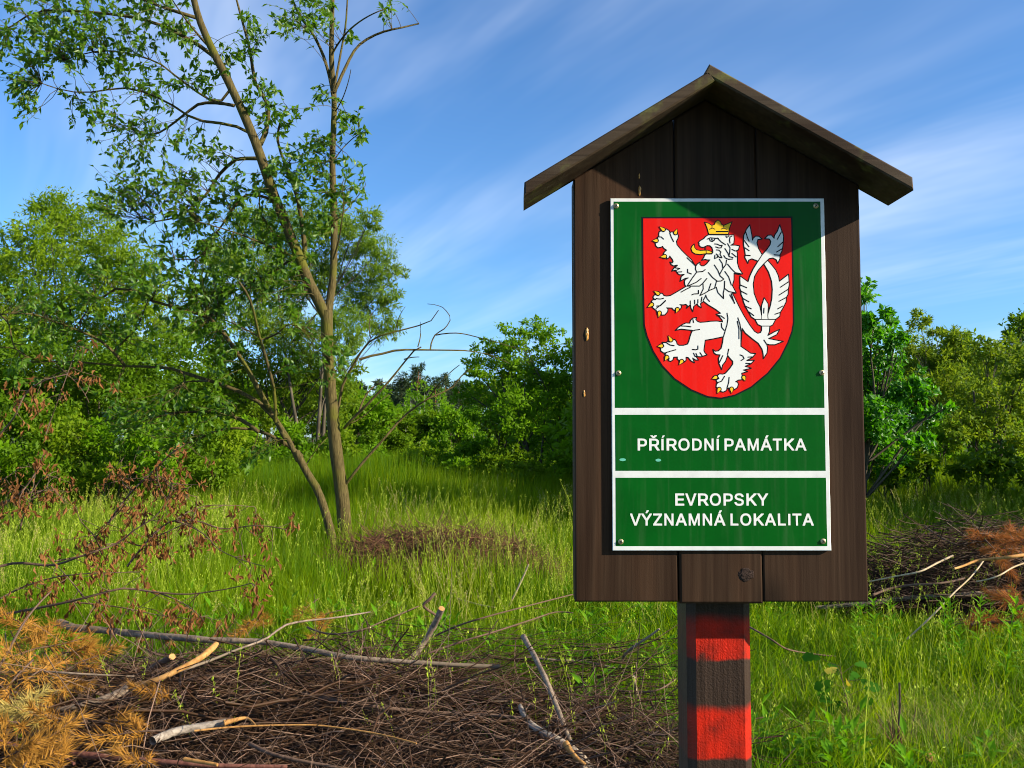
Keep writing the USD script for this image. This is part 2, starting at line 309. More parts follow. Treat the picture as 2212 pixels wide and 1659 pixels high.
# post with spray-painted bands
zt = at(1550, 1200, YB)[2]; YPO = YB + TB + .001
px0, px1 = at(1487, 1480, YPO)[0], at(1626, 1480, YPO)[0]; w_ = px1 - px0; ch = 0.0115
def zpost(y): return float(at(1550, y, YPO)[2])
sec = np.array([(px0 + ch, 0), (px1 - ch, 0), (px1, ch), (px1, w_ - ch), (px1 - ch, w_), (px0 + ch, w_), (px0, w_ - ch), (px0, ch)])
zz = np.linspace(-0.6, zt, 12)
v = np.vstack([np.c_[sec[:, 0], YPO + sec[:, 1], np.full(8, z)] for z in zz]); f = []
for k in range(len(zz) - 1):
    for i in range(8):
        j = (i + 1) % 8; f += [[k * 8 + i, k * 8 + j, k * 8 + 8 + j], [k * 8 + i, k * 8 + 8 + j, k * 8 + 8 + i]]
m_ = (len(zz) - 1) * 8
for i in range(1, 7): f += [[m_, m_ + i, m_ + i + 1], [0, i + 1, i]]
zs = [zpost(y) - 0 for y in (1338, 1424, 1527, 1641)]
post_nodes = {"tc": ("texture_coordinate", {}), "g": ("geometry", {}), "s": ("separate_xyz", {}), "sn": ("separate_xyz", {}),
    "nz": ("noise_texture", {"scale": 14.0, "detail": 4.0}), "wob": ("math", {"math_type": "multiply_add", "value2": 0.03}),
    "mp": ("mapping", {"scale": (120, 120, 4)}), "gn": ("noise_texture", {"scale": 1.0, "detail": 5.0, "roughness": 0.6}), "gr": ("rgb_ramp", {"ramp": [(0.3, (0.016, 0.009, 0.006)), (0.7, (0.042, 0.025, 0.017))]}),
    "bn": ("noise_texture", {"scale": 420.0, "detail": 2.0}), "bh": ("math", {"math_type": "multiply_add", "value2": 0.6}),
    "b": ("bump", {"strength": 0.8, "distance": 0.0016}), "mx": ("mix", {"mix_type": "mix"}), "add": ("math", {"math_type": "add", "use_clamp": True}),
    "up": ("mapping", {}), "rn": ("rgb_ramp", {"ramp": [(0.30, (0.13, 0.009, 0.004)), (0.64, (0.42, 0.013, 0.003))]}), "pn": ("noise_texture", {"scale": 35.0, "detail": 5.0}),
    "side": ("map_range", {"range_type": "smoothstep", "from_min": -0.98, "from_max": -0.45, "to_min": 0.06, "to_max": 1.0, "clamp": True}), "fm": ("math", {"math_type": "multiply", "use_clamp": True}),
    "wear": ("map_range", {"range_type": "smoothstep", "from_min": 0.30, "from_max": 0.42, "to_min": 0.35, "to_max": 1.0, "clamp": True}), "fw": ("math", {"math_type": "multiply", "use_clamp": True}),
    "p": ("principled_bsdf", {"roughness": 0.5, "specular_ior_level": 0.16})}
post_links = [("g.position", "s.vector"), ("g.true_normal", "sn.vector"), ("tc.object", "nz.vector"), ("nz.fac", "wob.value1"), ("s.z", "wob.value3"), ("tc.object", "mp.vector"), ("mp.vector", "gn.vector"), ("gn.fac", "gr.fac"),
    ("tc.object", "bn.vector"), ("bn.fac", "bh.value1"), ("gn.fac", "bh.value3"), ("bh.value", "b.height"), ("b.normal", "p.normal"), ("tc.object", "pn.vector"), ("pn.fac", "rn.fac"), ("sn.x", "side.value"), ("pn.fac", "wear.value")]
def band(k, z_lo, z_hi, s_lo, s_hi):
    post_nodes[f"lo{k}"] = ("map_range", {"range_type": "smoothstep", "from_min": z_lo - s_lo + .015, "from_max": z_lo + s_lo + .015, "clamp": True})
    post_nodes[f"hi{k}"] = ("map_range", {"range_type": "smoothstep", "from_min": z_hi - s_hi + .015, "from_max": z_hi + s_hi + .015, "to_min": 1.0, "to_max": 0.0, "clamp": True})
    post_nodes[f"bd{k}"] = ("math", {"math_type": "multiply"})
    post_links.extend([("wob.value", f"lo{k}.value"), ("wob.value", f"hi{k}.value"), (f"lo{k}.result", f"bd{k}.value1"), (f"hi{k}.result", f"bd{k}.value2")])
band(0, zs[1], zs[0], .0025, .012); band(1, zs[3], zs[2], .003, .009)
post_links += [("bd0.value", "add.value1"), ("bd1.value", "add.value2"), ("add.value", "fm.value1"), ("side.result", "fm.value2"), ("fm.value", "fw.value1"), ("wear.result", "fw.value2"), ("fw.value", "mx.fac"), ("gr.color", "mx.color1"), ("rn.color", "mx.color2"), ("mx.color", "p.base_color")]
post_mat = usdkit.material(stage, lk("banded_post"), post_nodes, post_links, surface="p.BSDF")
part(sign, "post", (v, np.array(f)), post_mat, label="square post with chamfered edges and sprayed red bands")

# the plate
def sheet(shape, y, th=0.00012):
    out = MB()
    for g in getattr(shape, "geoms", [shape]):
        if g.is_empty or g.area < 1e-9: continue
        m = trimesh.creation.extrude_polygon(g, th, engine="earcut"); w = m.vertices
        out.add(np.c_[w[:, 0], y - w[:, 2], w[:, 1]], m.faces[:, ::-1] if False else m.faces)
    vv, ff = out.mesh(); t = trimesh.Trimesh(vv, ff, process=False); trimesh.repair.fix_inversion(t); return t
def rect(x0, y0, x1, y1, Y=YP):
    a, b = at(x0, y0, Y), at(x1, y1, Y); return sbox(a[0], b[2], b[0], a[2])
pl = at(1321, 809, YP)[0], at(1788, 809, YP)[0], at(1550, 1189.5, YP)[2], at(1550, 428.5, YP)[2]
plate_path = part(sign, "crest_plate", prism([(pl[0], pl[2]), (pl[1], pl[2]), (pl[1], pl[3]), (pl[0], pl[3])], YP, YB - .0012, 0.0006), white_mat, label="white edged plate with green panels, crest and lettering")
def sub(name, mesh, mat, label=None, smooth=False): return part(sign, name, mesh, mat, smooth, label=label, parent=plate_path)
bw = 0.0045
gx0, gx1 = pl[0] + bw, pl[1] - bw - .001
def zat(y): return float(at(1550, y, YP)[2])
y1_ = YP - .00015
for (a, b) in ((435.5, 881), (896, 1017), (1032, 1179.5)):
    sub("green_panel", sheet(sbox(gx0, zat(b), gx1, zat(a)), YP), green_mat)
def A(u, v): return at((2500 + u / 4.74) * S, (850 + v / 4.74) * S, YP)[[0, 2]]
def B(u, v): return at((2500 + u / 4.74) * S, (1150 + v / 4.74) * S, YP)[[0, 2]]
def C(u, v): return at((2700 + u / 4.74) * S, (850 + v / 4.74) * S, YP)[[0, 2]]
def D(u, v): return at((2700 + u / 4.74) * S, (1200 + v / 4.74) * S, YP)[[0, 2]]
UNIT = float(A(1, 0)[0] - A(0, 0)[0])
def pts(fn, s): 
    q = [float(t) for t in s.replace(",", " ").split()]; return [fn(q[i], q[i + 1]) for i in range(0, len(q), 2)]
def smoothed(poly): return Polygon(poly).buffer(0)
def E(x, y): return at((2350 + x / 1.843) * S, (750 + y / 1.843) * S, YP)[[0, 2]]
# shield outline
sh = pts(E, "287,180 1374,176 1380,500 1387,940 1375,1010 1345,1090 1290,1200 1200,1310 1080,1410 960,1470 860,1492 760,1480 640,1430 520,1350 430,1255 365,1150 320,1040 300,960 296,800 290,500")
shield = Polygon(sh)
sub("crest_shield", sheet(shield, YP - .0002), black_mat, "black outline of the shield")
sub("red_field", sheet(shield.buffer(-UNIT * 30), YP - .0004), red_mat)
body = (pts(A, "1265,320 1215,350 1180,390 1110,430 1080,465 1095,485 1090,510 1120,545 1165,555 1200,540 1240,520 1290,522 1330,560 1345,610 1345,650 1325,675 1285,678 1230,675 1200,690 1180,740 1145,790 1205,775 1240,785 1290,785 1230,860 1180,895 1135,895 1105,870 1110,828 1060,860 1028,905 950,780 860,700 760,600 680,500 672,440 700,390 710,340 690,300 640,300 600,268 572,268 552,290 538,245 490,212 460,240 430,260 390,250 355,265 345,310 350,345 320,370 340,430 310,460 280,480 290,525 330,560 390,550 415,535 440,570 490,605 450,640 430,680 470,690 490,735 490,768 530,750 550,715 600,780 612,820 590,845 555,825 575,870 620,895 685,882 635,925 590,990 655,975 700,1040 735,1060 815,1055 765,1090 742,1178 830,1130 890,1118 835,1150 820,1190 828,1245 850,1275 760,1330 640,1400 560,1445 490,1455 440,1445 410,1405 370,1405 340,1440 270,1430 240,1470 250,1500 290,1520 235,1525 208,1552")
  + pts(B, "250,180 225,240 280,285 298,290 305,325 370,310 400,385 460,380 510,320 515,270 490,250 590,255 620,290 655,300 735,285 765,240 760,205 735,190 800,195 850,185 880,215 862,255 930,190 940,250 975,318 990,225 1055,175 1080,215 1132,245 1115,175 1175,130 1260,195 1400,280 1490,350 1410,368 1470,415 1520,480 1525,510 1420,495 1300,500 1180,515 1110,520 1060,500 1030,465 1045,430 980,440 935,480 920,535 850,530 780,560 710,610 655,665 760,645 860,655 970,668 950,710 925,780 905,860 880,920 800,945 720,945 685,920 670,870 640,835 600,850 545,885 500,878 480,895 410,890 440,960 378,1000 385,1050 440,1085 490,1078 455,1110 520,1140 540,1190 522,1225 570,1240 610,1210 620,1165 690,1160 690,1200 720,1222 800,1220 822,1250 850,1220 850,1165 890,1170 940,1230 1005,1265 970,1180 1030,1215 1080,1215 1030,1150 1130,1155 1238,1120 1200,1085 1180,1040 1190,960 1205,850 1350,825 1540,785 1525,900 1500,1000 1450,1045 1390,1055 1350,1022 1370,1085 1410,1115 1480,1120 1450,1190 1460,1280 1508,1388 1525,1310 1580,1240 1620,1130 1660,1180 1715,1240 1715,1290 1660,1370 1580,1460 1530,1478")
  + pts(D, "520,1235 480,1268 510,1320 460,1350 475,1392 500,1390 465,1430 460,1485 550,1510 545,1560 590,1572 640,1550 662,1510 690,1495 710,1512 790,1530 850,1490 870,1430 855,1390 820,1380 870,1350 920,1345 950,1335 940,1270 930,1225 1040,1192 962,1165 1108,1130 995,1095 1100,1050 1165,985 1025,988 1130,930 1190,860 1100,855 1030,805 915,725 925,600 935,480 938,390 1000,480 1120,580 1240,670 1310,780 1330,870 1335,950 1400,850 1410,750 1390,680 1440,695 1550,695 1700,635 1580,612 1430,582 1580,510 1632,415 1540,455 1415,525 1445,450 1450,350 1300,350 1300,430 1280,470 1230,485 1170,450 1080,330 980,170 890,5")
  + pts(C, "800,1480 755,1395 830,1396 760,1260 790,1150 790,1035 880,1050 948,1042 880,940 852,840 852,740 850,650 830,615 870,600 892,525 800,512 730,515 785,480 795,400 785,320 740,322 690,325"))
body = smoothed(body)
cup = smoothed(pts(D, "1180,228 1560,228 1505,330 1460,352 1300,352 1230,320"))
bB = smoothed(pts(C, "1310,690 1240,570 1215,470 1230,410 1308,396 1250,350 1190,345 1145,385 1132,420 1120,330 1082,135 1020,220 1000,270 970,330 965,450 970,520 985,600 1000,690 990,740 1047,845 1060,790 1120,765 1215,800 1345,865 1430,1010 1485,1180 1500,1330 1490,1500 1462,1640") + pts(D, "1410,150 1420,228 1560,228 1635,170 1645,100 1700,10") + pts(C, "1755,1560 1758,1480 1792,1420 1795,1320 1812,1250 1808,1185 1797,1052 1720,1110 1630,1180 1610,1080 1560,970 1480,870 1410,790"))
bA = smoothed(pts(C, "1050,1190 1080,1090 1140,960 1220,830 1310,690 1400,590 1460,500 1470,440 1440,398 1358,390 1420,330 1480,325 1532,385 1540,330 1590,260 1637,135 1660,210 1692,290 1707,350 1702,440 1692,540 1677,620 1640,690 1640,760 1600,845 1570,780 1510,750 1440,762 1340,860 1240,970 1170,1090 1145,1230 1160,1400 1220,1560 1268,1650") + pts(D, "1300,150 1320,228 1180,228 1110,180 1060,90 1010,5") + pts(C, "965,1560 955,1500 920,1420 920,1370 895,1300 905,1250 898,1150 903,1082 980,1140"))
flame = smoothed(pts(D, "1296,228 1300,150") + pts(C, "1300,1640 1350,1486 1420,1600") + pts(D, "1422,10 1412,150 1420,228"))
crown = smoothed(pts(A, "1270,312 1240,200 1195,88 1270,110 1325,147 1375,130 1395,80 1440,48 1485,80 1505,125 1545,147 1600,125 1702,78 1660,180 1632,312"))
tongue = smoothed(pts(A, "1003,490 960,530 942,575 965,640 1020,675 1110,687 1215,670 1322,668 1336,640 1260,608 1215,608 1110,612 1045,598 1008,555"))
HW = UNIT * 12
whites = [body, cup, bB, bA, flame]
blk = unary_union([w.buffer(HW) for w in whites] + [crown.buffer(HW * .8), tongue.buffer(HW * .8)])
white = unary_union([body.buffer(-HW * .8), cup.buffer(-HW * .7), bB.buffer(-HW * .8).difference(bA.buffer(HW * .8)).difference(flame.buffer(HW * .5)), bA.buffer(-HW * .8).difference(flame.buffer(HW * .5)), flame.buffer(-HW * .6)])
sub("lion_outline", sheet(blk, YP - .0006), black_mat)
sub("lion", sheet(white, YP - .0008), lion_mat, "white two tailed rampant lion")
gold = [crown.buffer(-HW * .7), tongue.buffer(-HW * .7)]
claws_b, claws_y = [], []
for fn, s in ((A, "345,160 430,225 690,200 655,285 215,430 300,430 355,735 455,720 245,1352 330,1408"), (B, "125,250 215,190 342,440 358,345 660,355 690,280 515,750 568,845 305,965 395,955 450,1240 495,1165 715,1315 770,1240"), (D, "370,1330 450,1300 475,1610 515,1520 745,1605 745,1515 1000,1375 970,1300")):
    q = pts(fn, s)
    for k in range(0, len(q), 2):
        tip, c = q[k], q[k + 1]
        claws_b.append(unary_union([Point(*c).buffer(UNIT * 46), Point(*c).buffer(UNIT * 40).union(Point(*tip)).convex_hull]))
        t2 = c + (tip - c) * 0.72
        claws_y.append(Point(*c).buffer(UNIT * 27).union(Point(*t2).buffer(UNIT * 3)).convex_hull)
LN = [(A, 14, ["1245,400 1300,375 1380,385 1450,388", "1285,400 1300,435 1340,445 1375,420 1385,395", "1330,390 1325,412 1345,418", "1590,345 1605,370 1640,345", "1665,470 1655,420 1665,360 1700,345", "1380,490 1430,495 1480,520 1520,515 1500,560 1460,565 1400,545", "1415,600 1460,605 1495,640 1480,680 1515,745 1470,740 1410,675", "1570,575 1625,660 1640,700", "1620,485 1665,560 1660,640 1645,720 1720,745", "1550,705 1580,750 1640,775 1710,770", "1385,700 1380,760 1430,740 1440,690", "1470,775 1520,850 1530,930", "1375,880 1440,980 1480,1080 1550,1140 1500,1175 1430,1180 1340,1110 1265,1020", "1600,790 1590,870 1530,950 1475,1050", "1620,865 1690,950 1760,1020 1880,1045", "1570,1000 1640,1100 1690,1250", "1205,965 1160,1000 1090,1005 1050,1010 960,1130 870,1270 1000,1270 1100,1270 1160,1220 1235,1130", "1130,1130 1040,1200 890,1265", "1165,1230 1170,1320 1110,1445 1200,1400 1280,1350 1380,1310 1415,1180", "1310,1225 1270,1340", "1410,1290 1440,1390 1545,1500 1540,1400 1560,1310 1565,1180", "1560,1310 1640,1370 1770,1395", "1430,380 1500,450 1580,505", "550,290 580,370 620,445", "345,360 390,360 435,400", "870,745 950,820 1020,890", "880,960 880,1020 950,1045", "690,890 640,930 735,945 660,985", "770,1005 700,1010", "1700,590 1760,620 1810,610", "1700,665 1780,730", "435,1495 370,1510 300,1500", "470,1545 380,1630 310,1640", "1080,1350 1080,1410 1000,1415 960,1430", "760,1380 850,1330 930,1290", "1030,880 1025,960 1050,1010", "930,1545 930,1600", "1010,1530 1010,1600", "1070,1520 1070,1580", "1145,1475 1130,1560"]),
      (B, 14, ["470,115 380,200 300,260", "1215,15 1240,80 1285,130", "1215,30 1170,110", "1610,350 1625,450 1610,560 1580,660 1545,780", "1505,540 1510,610 1555,665", "1440,390 1500,400 1560,445", "1810,435 1850,560 1870,700 1870,960", "1800,500 1830,640 1830,820", "980,470 990,520", "760,585 860,590 940,600", "1100,650 1030,660 960,680", "500,905 560,940 630,950", "490,1075 570,1050 660,1025", "1070,955 1070,1015 1030,1025 970,1020", "990,1090 1020,1150", "1035,1095 1060,1150", "1110,1080 1150,1140", "1640,1015 1620,1110", "1530,1135 1470,1260", "1850,1120 1900,1140 1925,1190 1870,1225", "1660,10 1750,160"]),
      (D, 14, ["615,1280 560,1370 480,1400", "700,1300 690,1400 660,1500", "1345,610 1390,680", "1050,925 1130,920", "1010,1040 1100,1045"]),
      (C, 14, ["1010,280 1040,380 1070,440", "975,420 1065,540", "990,560 1070,615", "1000,700 1090,705", "1665,270 1590,405", "1700,450 1600,540", "1680,580 1575,640", "1640,700 1535,690", "910,1250 1025,1300", "925,1365 1030,1420", "960,1500 1065,1560", "1800,1190 1650,1290", "1790,1330 1625,1435", "1755,1480 1625,1550", "1000,1640 1110,1690", "1690,1640 1600,1690", "740,1410 800,1590"]),
      (D, 14, ["1070,90 1155,155", "1640,100 1550,130", "1345,20 1340,110"])]
lines = [LineString(pts(fn, s)).buffer(UNIT * w * .68) for fn, w, ss in LN for s in ss]
lines.append(LineString(pts(A, "1410,262 1622,262")).buffer(UNIT * 11))
for s in ("1330,150 1328,200 1282,220", "1328,195 1382,218", "1545,150 1550,200 1500,215", "1550,198 1602,220", "1220,620 1225,670", "1215,545 1215,600"): lines.append(LineString(pts(A, s)).buffer(UNIT * 8))
tag(stage.GetPrimAtPath(sub("lion_lines", sheet(unary_union(lines + claws_b), YP - .0010), black_mat)), kind="stuff")
gold2 = unary_union(gold).difference(unary_union(lines))
sub("crown_and_tongue", sheet(gold2, YP - .0010 - .00002), yellow_mat, "gold crown and tongue of the lion")
for c in claws_y: sub("claw", sheet(c, YP - .0012), yellow_mat)
# lettering
ARIAL = dict(P=(667, 73, 590), R=(722, 73, 650), O=(778, 42, 695), D=(722, 73, 605), N=(722, 72, 578), I=(278, 69, 142), A=(722, 0, 720), M=(833, 70, 692), T=(611, 20, 572), K=(722, 75, 645), E=(667, 73, 560), V=(667, 1, 665), S=(667, 40, 590), Y=(667, 1, 665), Z=(611, 25, 560), L=(611, 76, 500))
PLAIN = dict(zip("ŘÍÁÝ", "RIAY"))
def letters(text, x0, x1, base, cap):
    """each letter set in the widths and spacing of a bold grotesque"""
    a, b = at(x0, base, YP), at(x1, base, YP); h = at(x0, base - cap, YP)[2] - a[2]; out = MB(); x = 0.0; runs = []
    for ch in text:
        adv, lb, w = ARIAL[PLAIN.get(ch, ch)]; runs.append((ch, x + lb, w)); x += adv + 42
    first, last = runs[0][1], runs[-1][1] + runs[-1][2]; k = (b[0] - a[0]) / (last - first)
    for ch, xx, w in runs:
        if ch in "IÍ":                  # a plain stem (with its accent) instead of the font's serifed one
            x_ = (xx - first) * k + a[0]; g = [sbox(x_, 0, x_ + 142 * k, h)] + ([Polygon([(x_ + 20 * k, h * 1.09), (x_ + 110 * k, h * 1.09), (x_ + 235 * k, h * 1.30), (x_ + 95 * k, h * 1.30)])] if ch == "Í" else [])
            for q in g:
                m = trimesh.creation.extrude_polygon(q, .00015, engine="earcut"); v = m.vertices; out.add(np.c_[v[:, 0], YP - .0002 - v[:, 2], v[:, 1] + zat(base)], m.faces)
            continue
        m = meshkit.text_mesh(ch, h, 0.00015, True); v = m.vertices.copy(); low = v[v[:, 1] < h * .98]; lo, hi = low[:, 0].min(), low[:, 0].max()
        sx = (w * k) / (hi - lo); v[:, 0] = (v[:, 0] - lo) * sx + (xx - first) * k + a[0]; out.add(np.c_[v[:, 0], YP - .0002 - v[:, 2], v[:, 1] + zat(base)], m.faces)
    t = trimesh.Trimesh(*out.mesh(), process=False); trimesh.repair.fix_inversion(t, multibody=True); return t
for tx, x0, x1, ba, cp in (("PŘÍRODNÍ", 1377.5, 1553, 972.5, 24.5), ("PAMÁTKA", 1565, 1742, 972.5, 24.5), ("EVROPSKY", 1458.5, 1659.5, 1091.5, 25), ("VÝZNAMNÁ", 1361, 1567, 1134.5, 24.5), ("LOKALITA", 1578, 1758, 1134.5, 24.5)):
    sub("lettering", letters(tx, x0, x1, ba, cp), lion_mat)
for (x, y, w, h) in ((1345, 993, 7, 3), (1422, 994, 6, 3)):
    c = at(x, y, YP)[[0, 2]]
    from shapely import affinity
    sub("dropping", sheet(affinity.scale(Point(*c).buffer(1.0), w / 1550, h / 1550), YP - .0002), dropping_mat)
# screws
for sx, sy in ((1331, 445), (1762, 445), (1336, 806), (1775, 805), (1341, 1170), (1778, 1169)):
    c = at(sx, sy, YP); prof = np.array([(0, .0024), (.0018, .0023), (.0031, .0017), (.0038, .0008), (.0038, 0.0)])
    t = trimesh.creation.revolve(prof, sections=20); w = t.vertices
    scr = sub("screw", (np.c_[w[:, 0] + c[0], c[1] - w[:, 2], w[:, 1] + c[2]], t.faces[:, ::-1]), brass_mat, smooth=True) if False else None
    cr = MB(); cr.add(np.c_[w[:, 0] + c[0], c[1] - w[:, 2], w[:, 1] + c[2]], t.faces)
    sub("screw", cr.mesh(), brass_mat)
    rec = MB()
    for ang in (0.6, 0.6 + math.pi / 2):
        bx = trimesh.creation.box((.0046, .0004, .0011)); R = trimesh.transformations.rotation_matrix(ang, (0, 1, 0)); bx.apply_transform(R); bx.apply_translation([c[0], c[1] - .00236 - (0.00005 if ang > 1 else 0), c[2]]); rec.add(bx.vertices, bx.faces)
    sub("screw_recess", rec.mesh(), dark_mat)
# ---------------------------------------------------------------- looks of plants and wood
leaf_willow = foliage("sallow_leaf", (0.030, 0.085, 0.002), (0.150, 0.260, 0.008), 0.38, 0.42, 2.0, (0.20, 0.42, 0.01), 0.4)
leaf_feather = foliage("feathery_leaf", (0.085, 0.145, 0.006), (0.250, 0.360, 0.022), 0.45, 0.5, 0.8, (0.24, 0.40, 0.03))
leaf_round = foliage("round_willow_leaf", (0.080, 0.140, 0.003), (0.270, 0.380, 0.012), 0.45, 0.5, 0.6, (0.24, 0.42, 0.015))
leaf_bush = foliage("bush_leaf", (0.060, 0.140, 0.002), (0.220, 0.380, 0.006), 0.45, 0.5, 0.8, (0.20, 0.44, 0.008))
leaf_dark = foliage("dark_leaf", (0.045, 0.105, 0.002), (0.160, 0.270, 0.007), 0.42, 0.55, 0.7)
leaf_oak = foliage("oak_leaf", (0.026, 0.120, 0.001), (0.100, 0.320, 0.004), 0.38, 0.42, 1.5, (0.14, 0.48, 0.004), 0.4)
leaf_yellow = foliage("yellow_willow_leaf", (0.060, 0.118, 0.004), (0.190, 0.290, 0.010), 0.45, 0.5, 0.6, (0.30, 0.40, 0.015))
leaf_pine = foliage("pine_needle", (0.018, 0.036, 0.014), (0.050, 0.075, 0.030), 0.15, 0.6, 0.5)
leaf_dead = foliage("dead_leaf", (0.085, 0.034, 0.010), (0.420, 0.190, 0.060), 0.25, 0.6, 3.0, (0.42, 0.14, 0.025))
needle_dry = foliage("dry_needle", (0.230, 0.095, 0.012), (0.640, 0.370, 0.070), 0.25, 0.5, 3.5, (0.60, 0.26, 0.04))
needle_pale = foliage("pale_needle", (0.330, 0.250, 0.060), (0.520, 0.420, 0.130), 0.25, 0.5, 3.5, (0.5, 0.4, 0.1))
grass_lit = foliage("grass_blade", (0.045, 0.105, 0.001), (0.560, 0.700, 0.014), 0.38, 0.5, 0.9, (0.52, 0.70, 0.003), .1, .95)
grass_fresh = foliage("fresh_grass_blade", (0.020, 0.070, 0.001), (0.380, 0.580, 0.010), 0.36, 0.5, 1.6, (0.34, 0.60, 0.002), .1, .95)
stem_green = foliage("seeding_stem", (0.210, 0.300, 0.015), (0.480, 0.540, 0.070), 0.3, 0.6, 2.0, (0.5, 0.5, 0.08))
straw = foliage("straw", (0.300, 0.260, 0.070), (0.520, 0.450, 0.170), 0.3, 0.6, 2.0, (0.4, 0.38, 0.15))
herb = foliage("herb_leaf", (0.060, 0.170, 0.003), (0.170, 0.340, 0.008), 0.4, 0.5, 3.0, (0.26, 0.58, 0.004))
bark_tree = bark("sallow_bark", (0.026, 0.020, 0.007), (0.120, 0.093, 0.036), (75, 75, 9), 1.0, (0.080, 0.078, 0.012))
bark_far = bark("far_bark", (0.032, 0.026, 0.018), (0.095, 0.080, 0.055), (10, 10, 2), 0.3)
bark_birch = bark("birch_bark", (0.10, 0.095, 0.08), (0.48, 0.46, 0.42), (6, 6, 9), 0.2)
bark_pine = bark("pine_bark", (0.16, 0.060, 0.028), (0.36, 0.150, 0.070), (9, 9, 4), 0.3)
wood_grey = bark("grey_stick", (0.070, 0.050, 0.036), (0.270, 0.205, 0.150), (60, 60, 30), 0.5, (0.13, 0.10, 0.07), 0.7, 0.004)
wood_brown = bark("brown_stick", (0.050, 0.030, 0.022), (0.150, 0.095, 0.065), (80, 80, 30), 0.5, (0.09, 0.055, 0.035), 0.7, 0.004)
wood_pale = bark("pale_stick", (0.220, 0.165, 0.100), (0.450, 0.360, 0.240), (60, 60, 20), 0.4, (0.36, 0.25, 0.13), 0.7, 0.004)
wood_orange = bark("peeled_stick", (0.200, 0.090, 0.024), (0.440, 0.230, 0.075), (60, 60, 20), 0.4, (0.45, 0.25, 0.09), 0.6, 0.004)
wood_red = bark("red_bark_stick", (0.060, 0.022, 0.018), (0.200, 0.085, 0.060), (60, 60, 20), 0.5, (0.14, 0.06, 0.045), 0.6, 0.004)
wood_cut = bark("cut_wood", (0.24, 0.12, 0.04), (0.40, 0.23, 0.09), (200, 200, 200), 0.3, None, 0.7, 0.002)
wood_birch = bark("birch_log", (0.09, 0.07, 0.055), (0.34, 0.29, 0.24), (40, 40, 60), 0.4, (0.40, 0.30, 0.20), 0.7, 0.003)
twig_mat = usdkit.material(stage, lk("twig_look"), {"g": ("geometry", {}), "r": ("rgb_ramp", {"ramp": [(0.0, (0.052, 0.025, 0.011)), (0.35, (0.160, 0.086, 0.041)), (0.62, (0.340, 0.212, 0.110)), (0.85, (0.640, 0.470, 0.270)), (1.0, (0.820, 0.600, 0.330))]}),
    "n": ("noise_texture", {"scale": 40.0, "detail": 3.0}), "m": ("mix", {"mix_type": "multiply", "fac": 0.4}), "p": ("principled_bsdf", {"roughness": 0.55, "specular_ior_level": 0.2})},
    [("g.random_per_island", "r.fac"), ("g.position", "n.vector"), ("r.color", "m.color1"), ("n.color", "m.color2"), ("m.color", "p.base_color")], surface="p.BSDF")
litter_mat = bark("litter_look", (0.008, 0.005, 0.004), (0.030, 0.018, 0.013), (25, 25, 25), 1.0, (0.022, 0.014, 0.010), 0.9, 0.03)

def solo(name, mesh, mat, label, cat, group=None, kind=None, smooth=True):
    p = path_for(name); m = usdkit.mesh(stage, p, mesh, mat, smooth); tag(m.GetPrim(), label, cat, group, kind); return p

# ---------------------------------------------------------------- trees
def ball(n, rng):
    d = rand_dirs(n, rng); return d * (rng.random((n, 1)) ** (1 / 2.4))
def crown_mesh(zones, L, W, cov, rng, clump=0.30, droop=0.0, far=True, flat=0.25, lean=None):
    """leaves set in many small clumps inside a few balls; zones = [(centre, radius)]"""
    C_, D_, N_ = [], [], []
    for c, r in zones:
        n = int(2.9 * cov * math.pi * r * r / (L * W * 0.5)); k = max(6, int(n / 44)); per = max(3, n // k)
        cc = np.asarray(c) + ball(k, rng) * r * [1, 1, 0.95]
        sz = r * clump * (0.45 + rng.random(k) ** 2 * 1.1)
        off = rng.normal(size=(k, per, 3)) * 0.55
        pts_ = cc[:, None] + off * sz[:, None, None] * [1.1, 1.1, 0.75]
        nrm = off * 0.9 + rng.normal(size=off.shape) * 0.55 + [0, 0, flat]
        out = unit(cc - np.asarray(c))[:, None] * 0.3
        dd = rng.normal(size=off.shape) + unit(off) * 0.6 + out + [0, 0, -droop]
        C_.append(pts_.reshape(-1, 3)); D_.append(dd.reshape(-1, 3)); N_.append((nrm + out * 1.5).reshape(-1, 3))
    c, d, nn = np.vstack(C_), np.vstack(D_), np.vstack(N_)
    s = (0.65 + 0.6 * rng.random(len(c)))
    keep = c[:, 2] > 0.05
    return (leaves2 if far else leaves)(c[keep], d[keep], nn[keep], (L * s)[keep], (W * s)[keep])
def limb(mb, a, b, r0, r1, rng, bend=0.12, n=8, sides=5, sag=0.0):
    a, b = np.asarray(a, float), np.asarray(b, float); ln = np.linalg.norm(b - a)
    m1 = a + (b - a) * .33 + rng.normal(size=3) * bend * ln * .5 + [0, 0, sag * ln]; m2 = a + (b - a) * .68 + rng.normal(size=3) * bend * ln * .5 + [0, 0, sag * ln]
    t = np.linspace(0, 1, n)[:, None]; p = (1 - t) ** 3 * a + 3 * t * (1 - t) ** 2 * m1 + 3 * t * t * (1 - t) * m2 + t ** 3 * b
    mb.add(*tube(p, np.linspace(r0, r1, n), sides)); return p
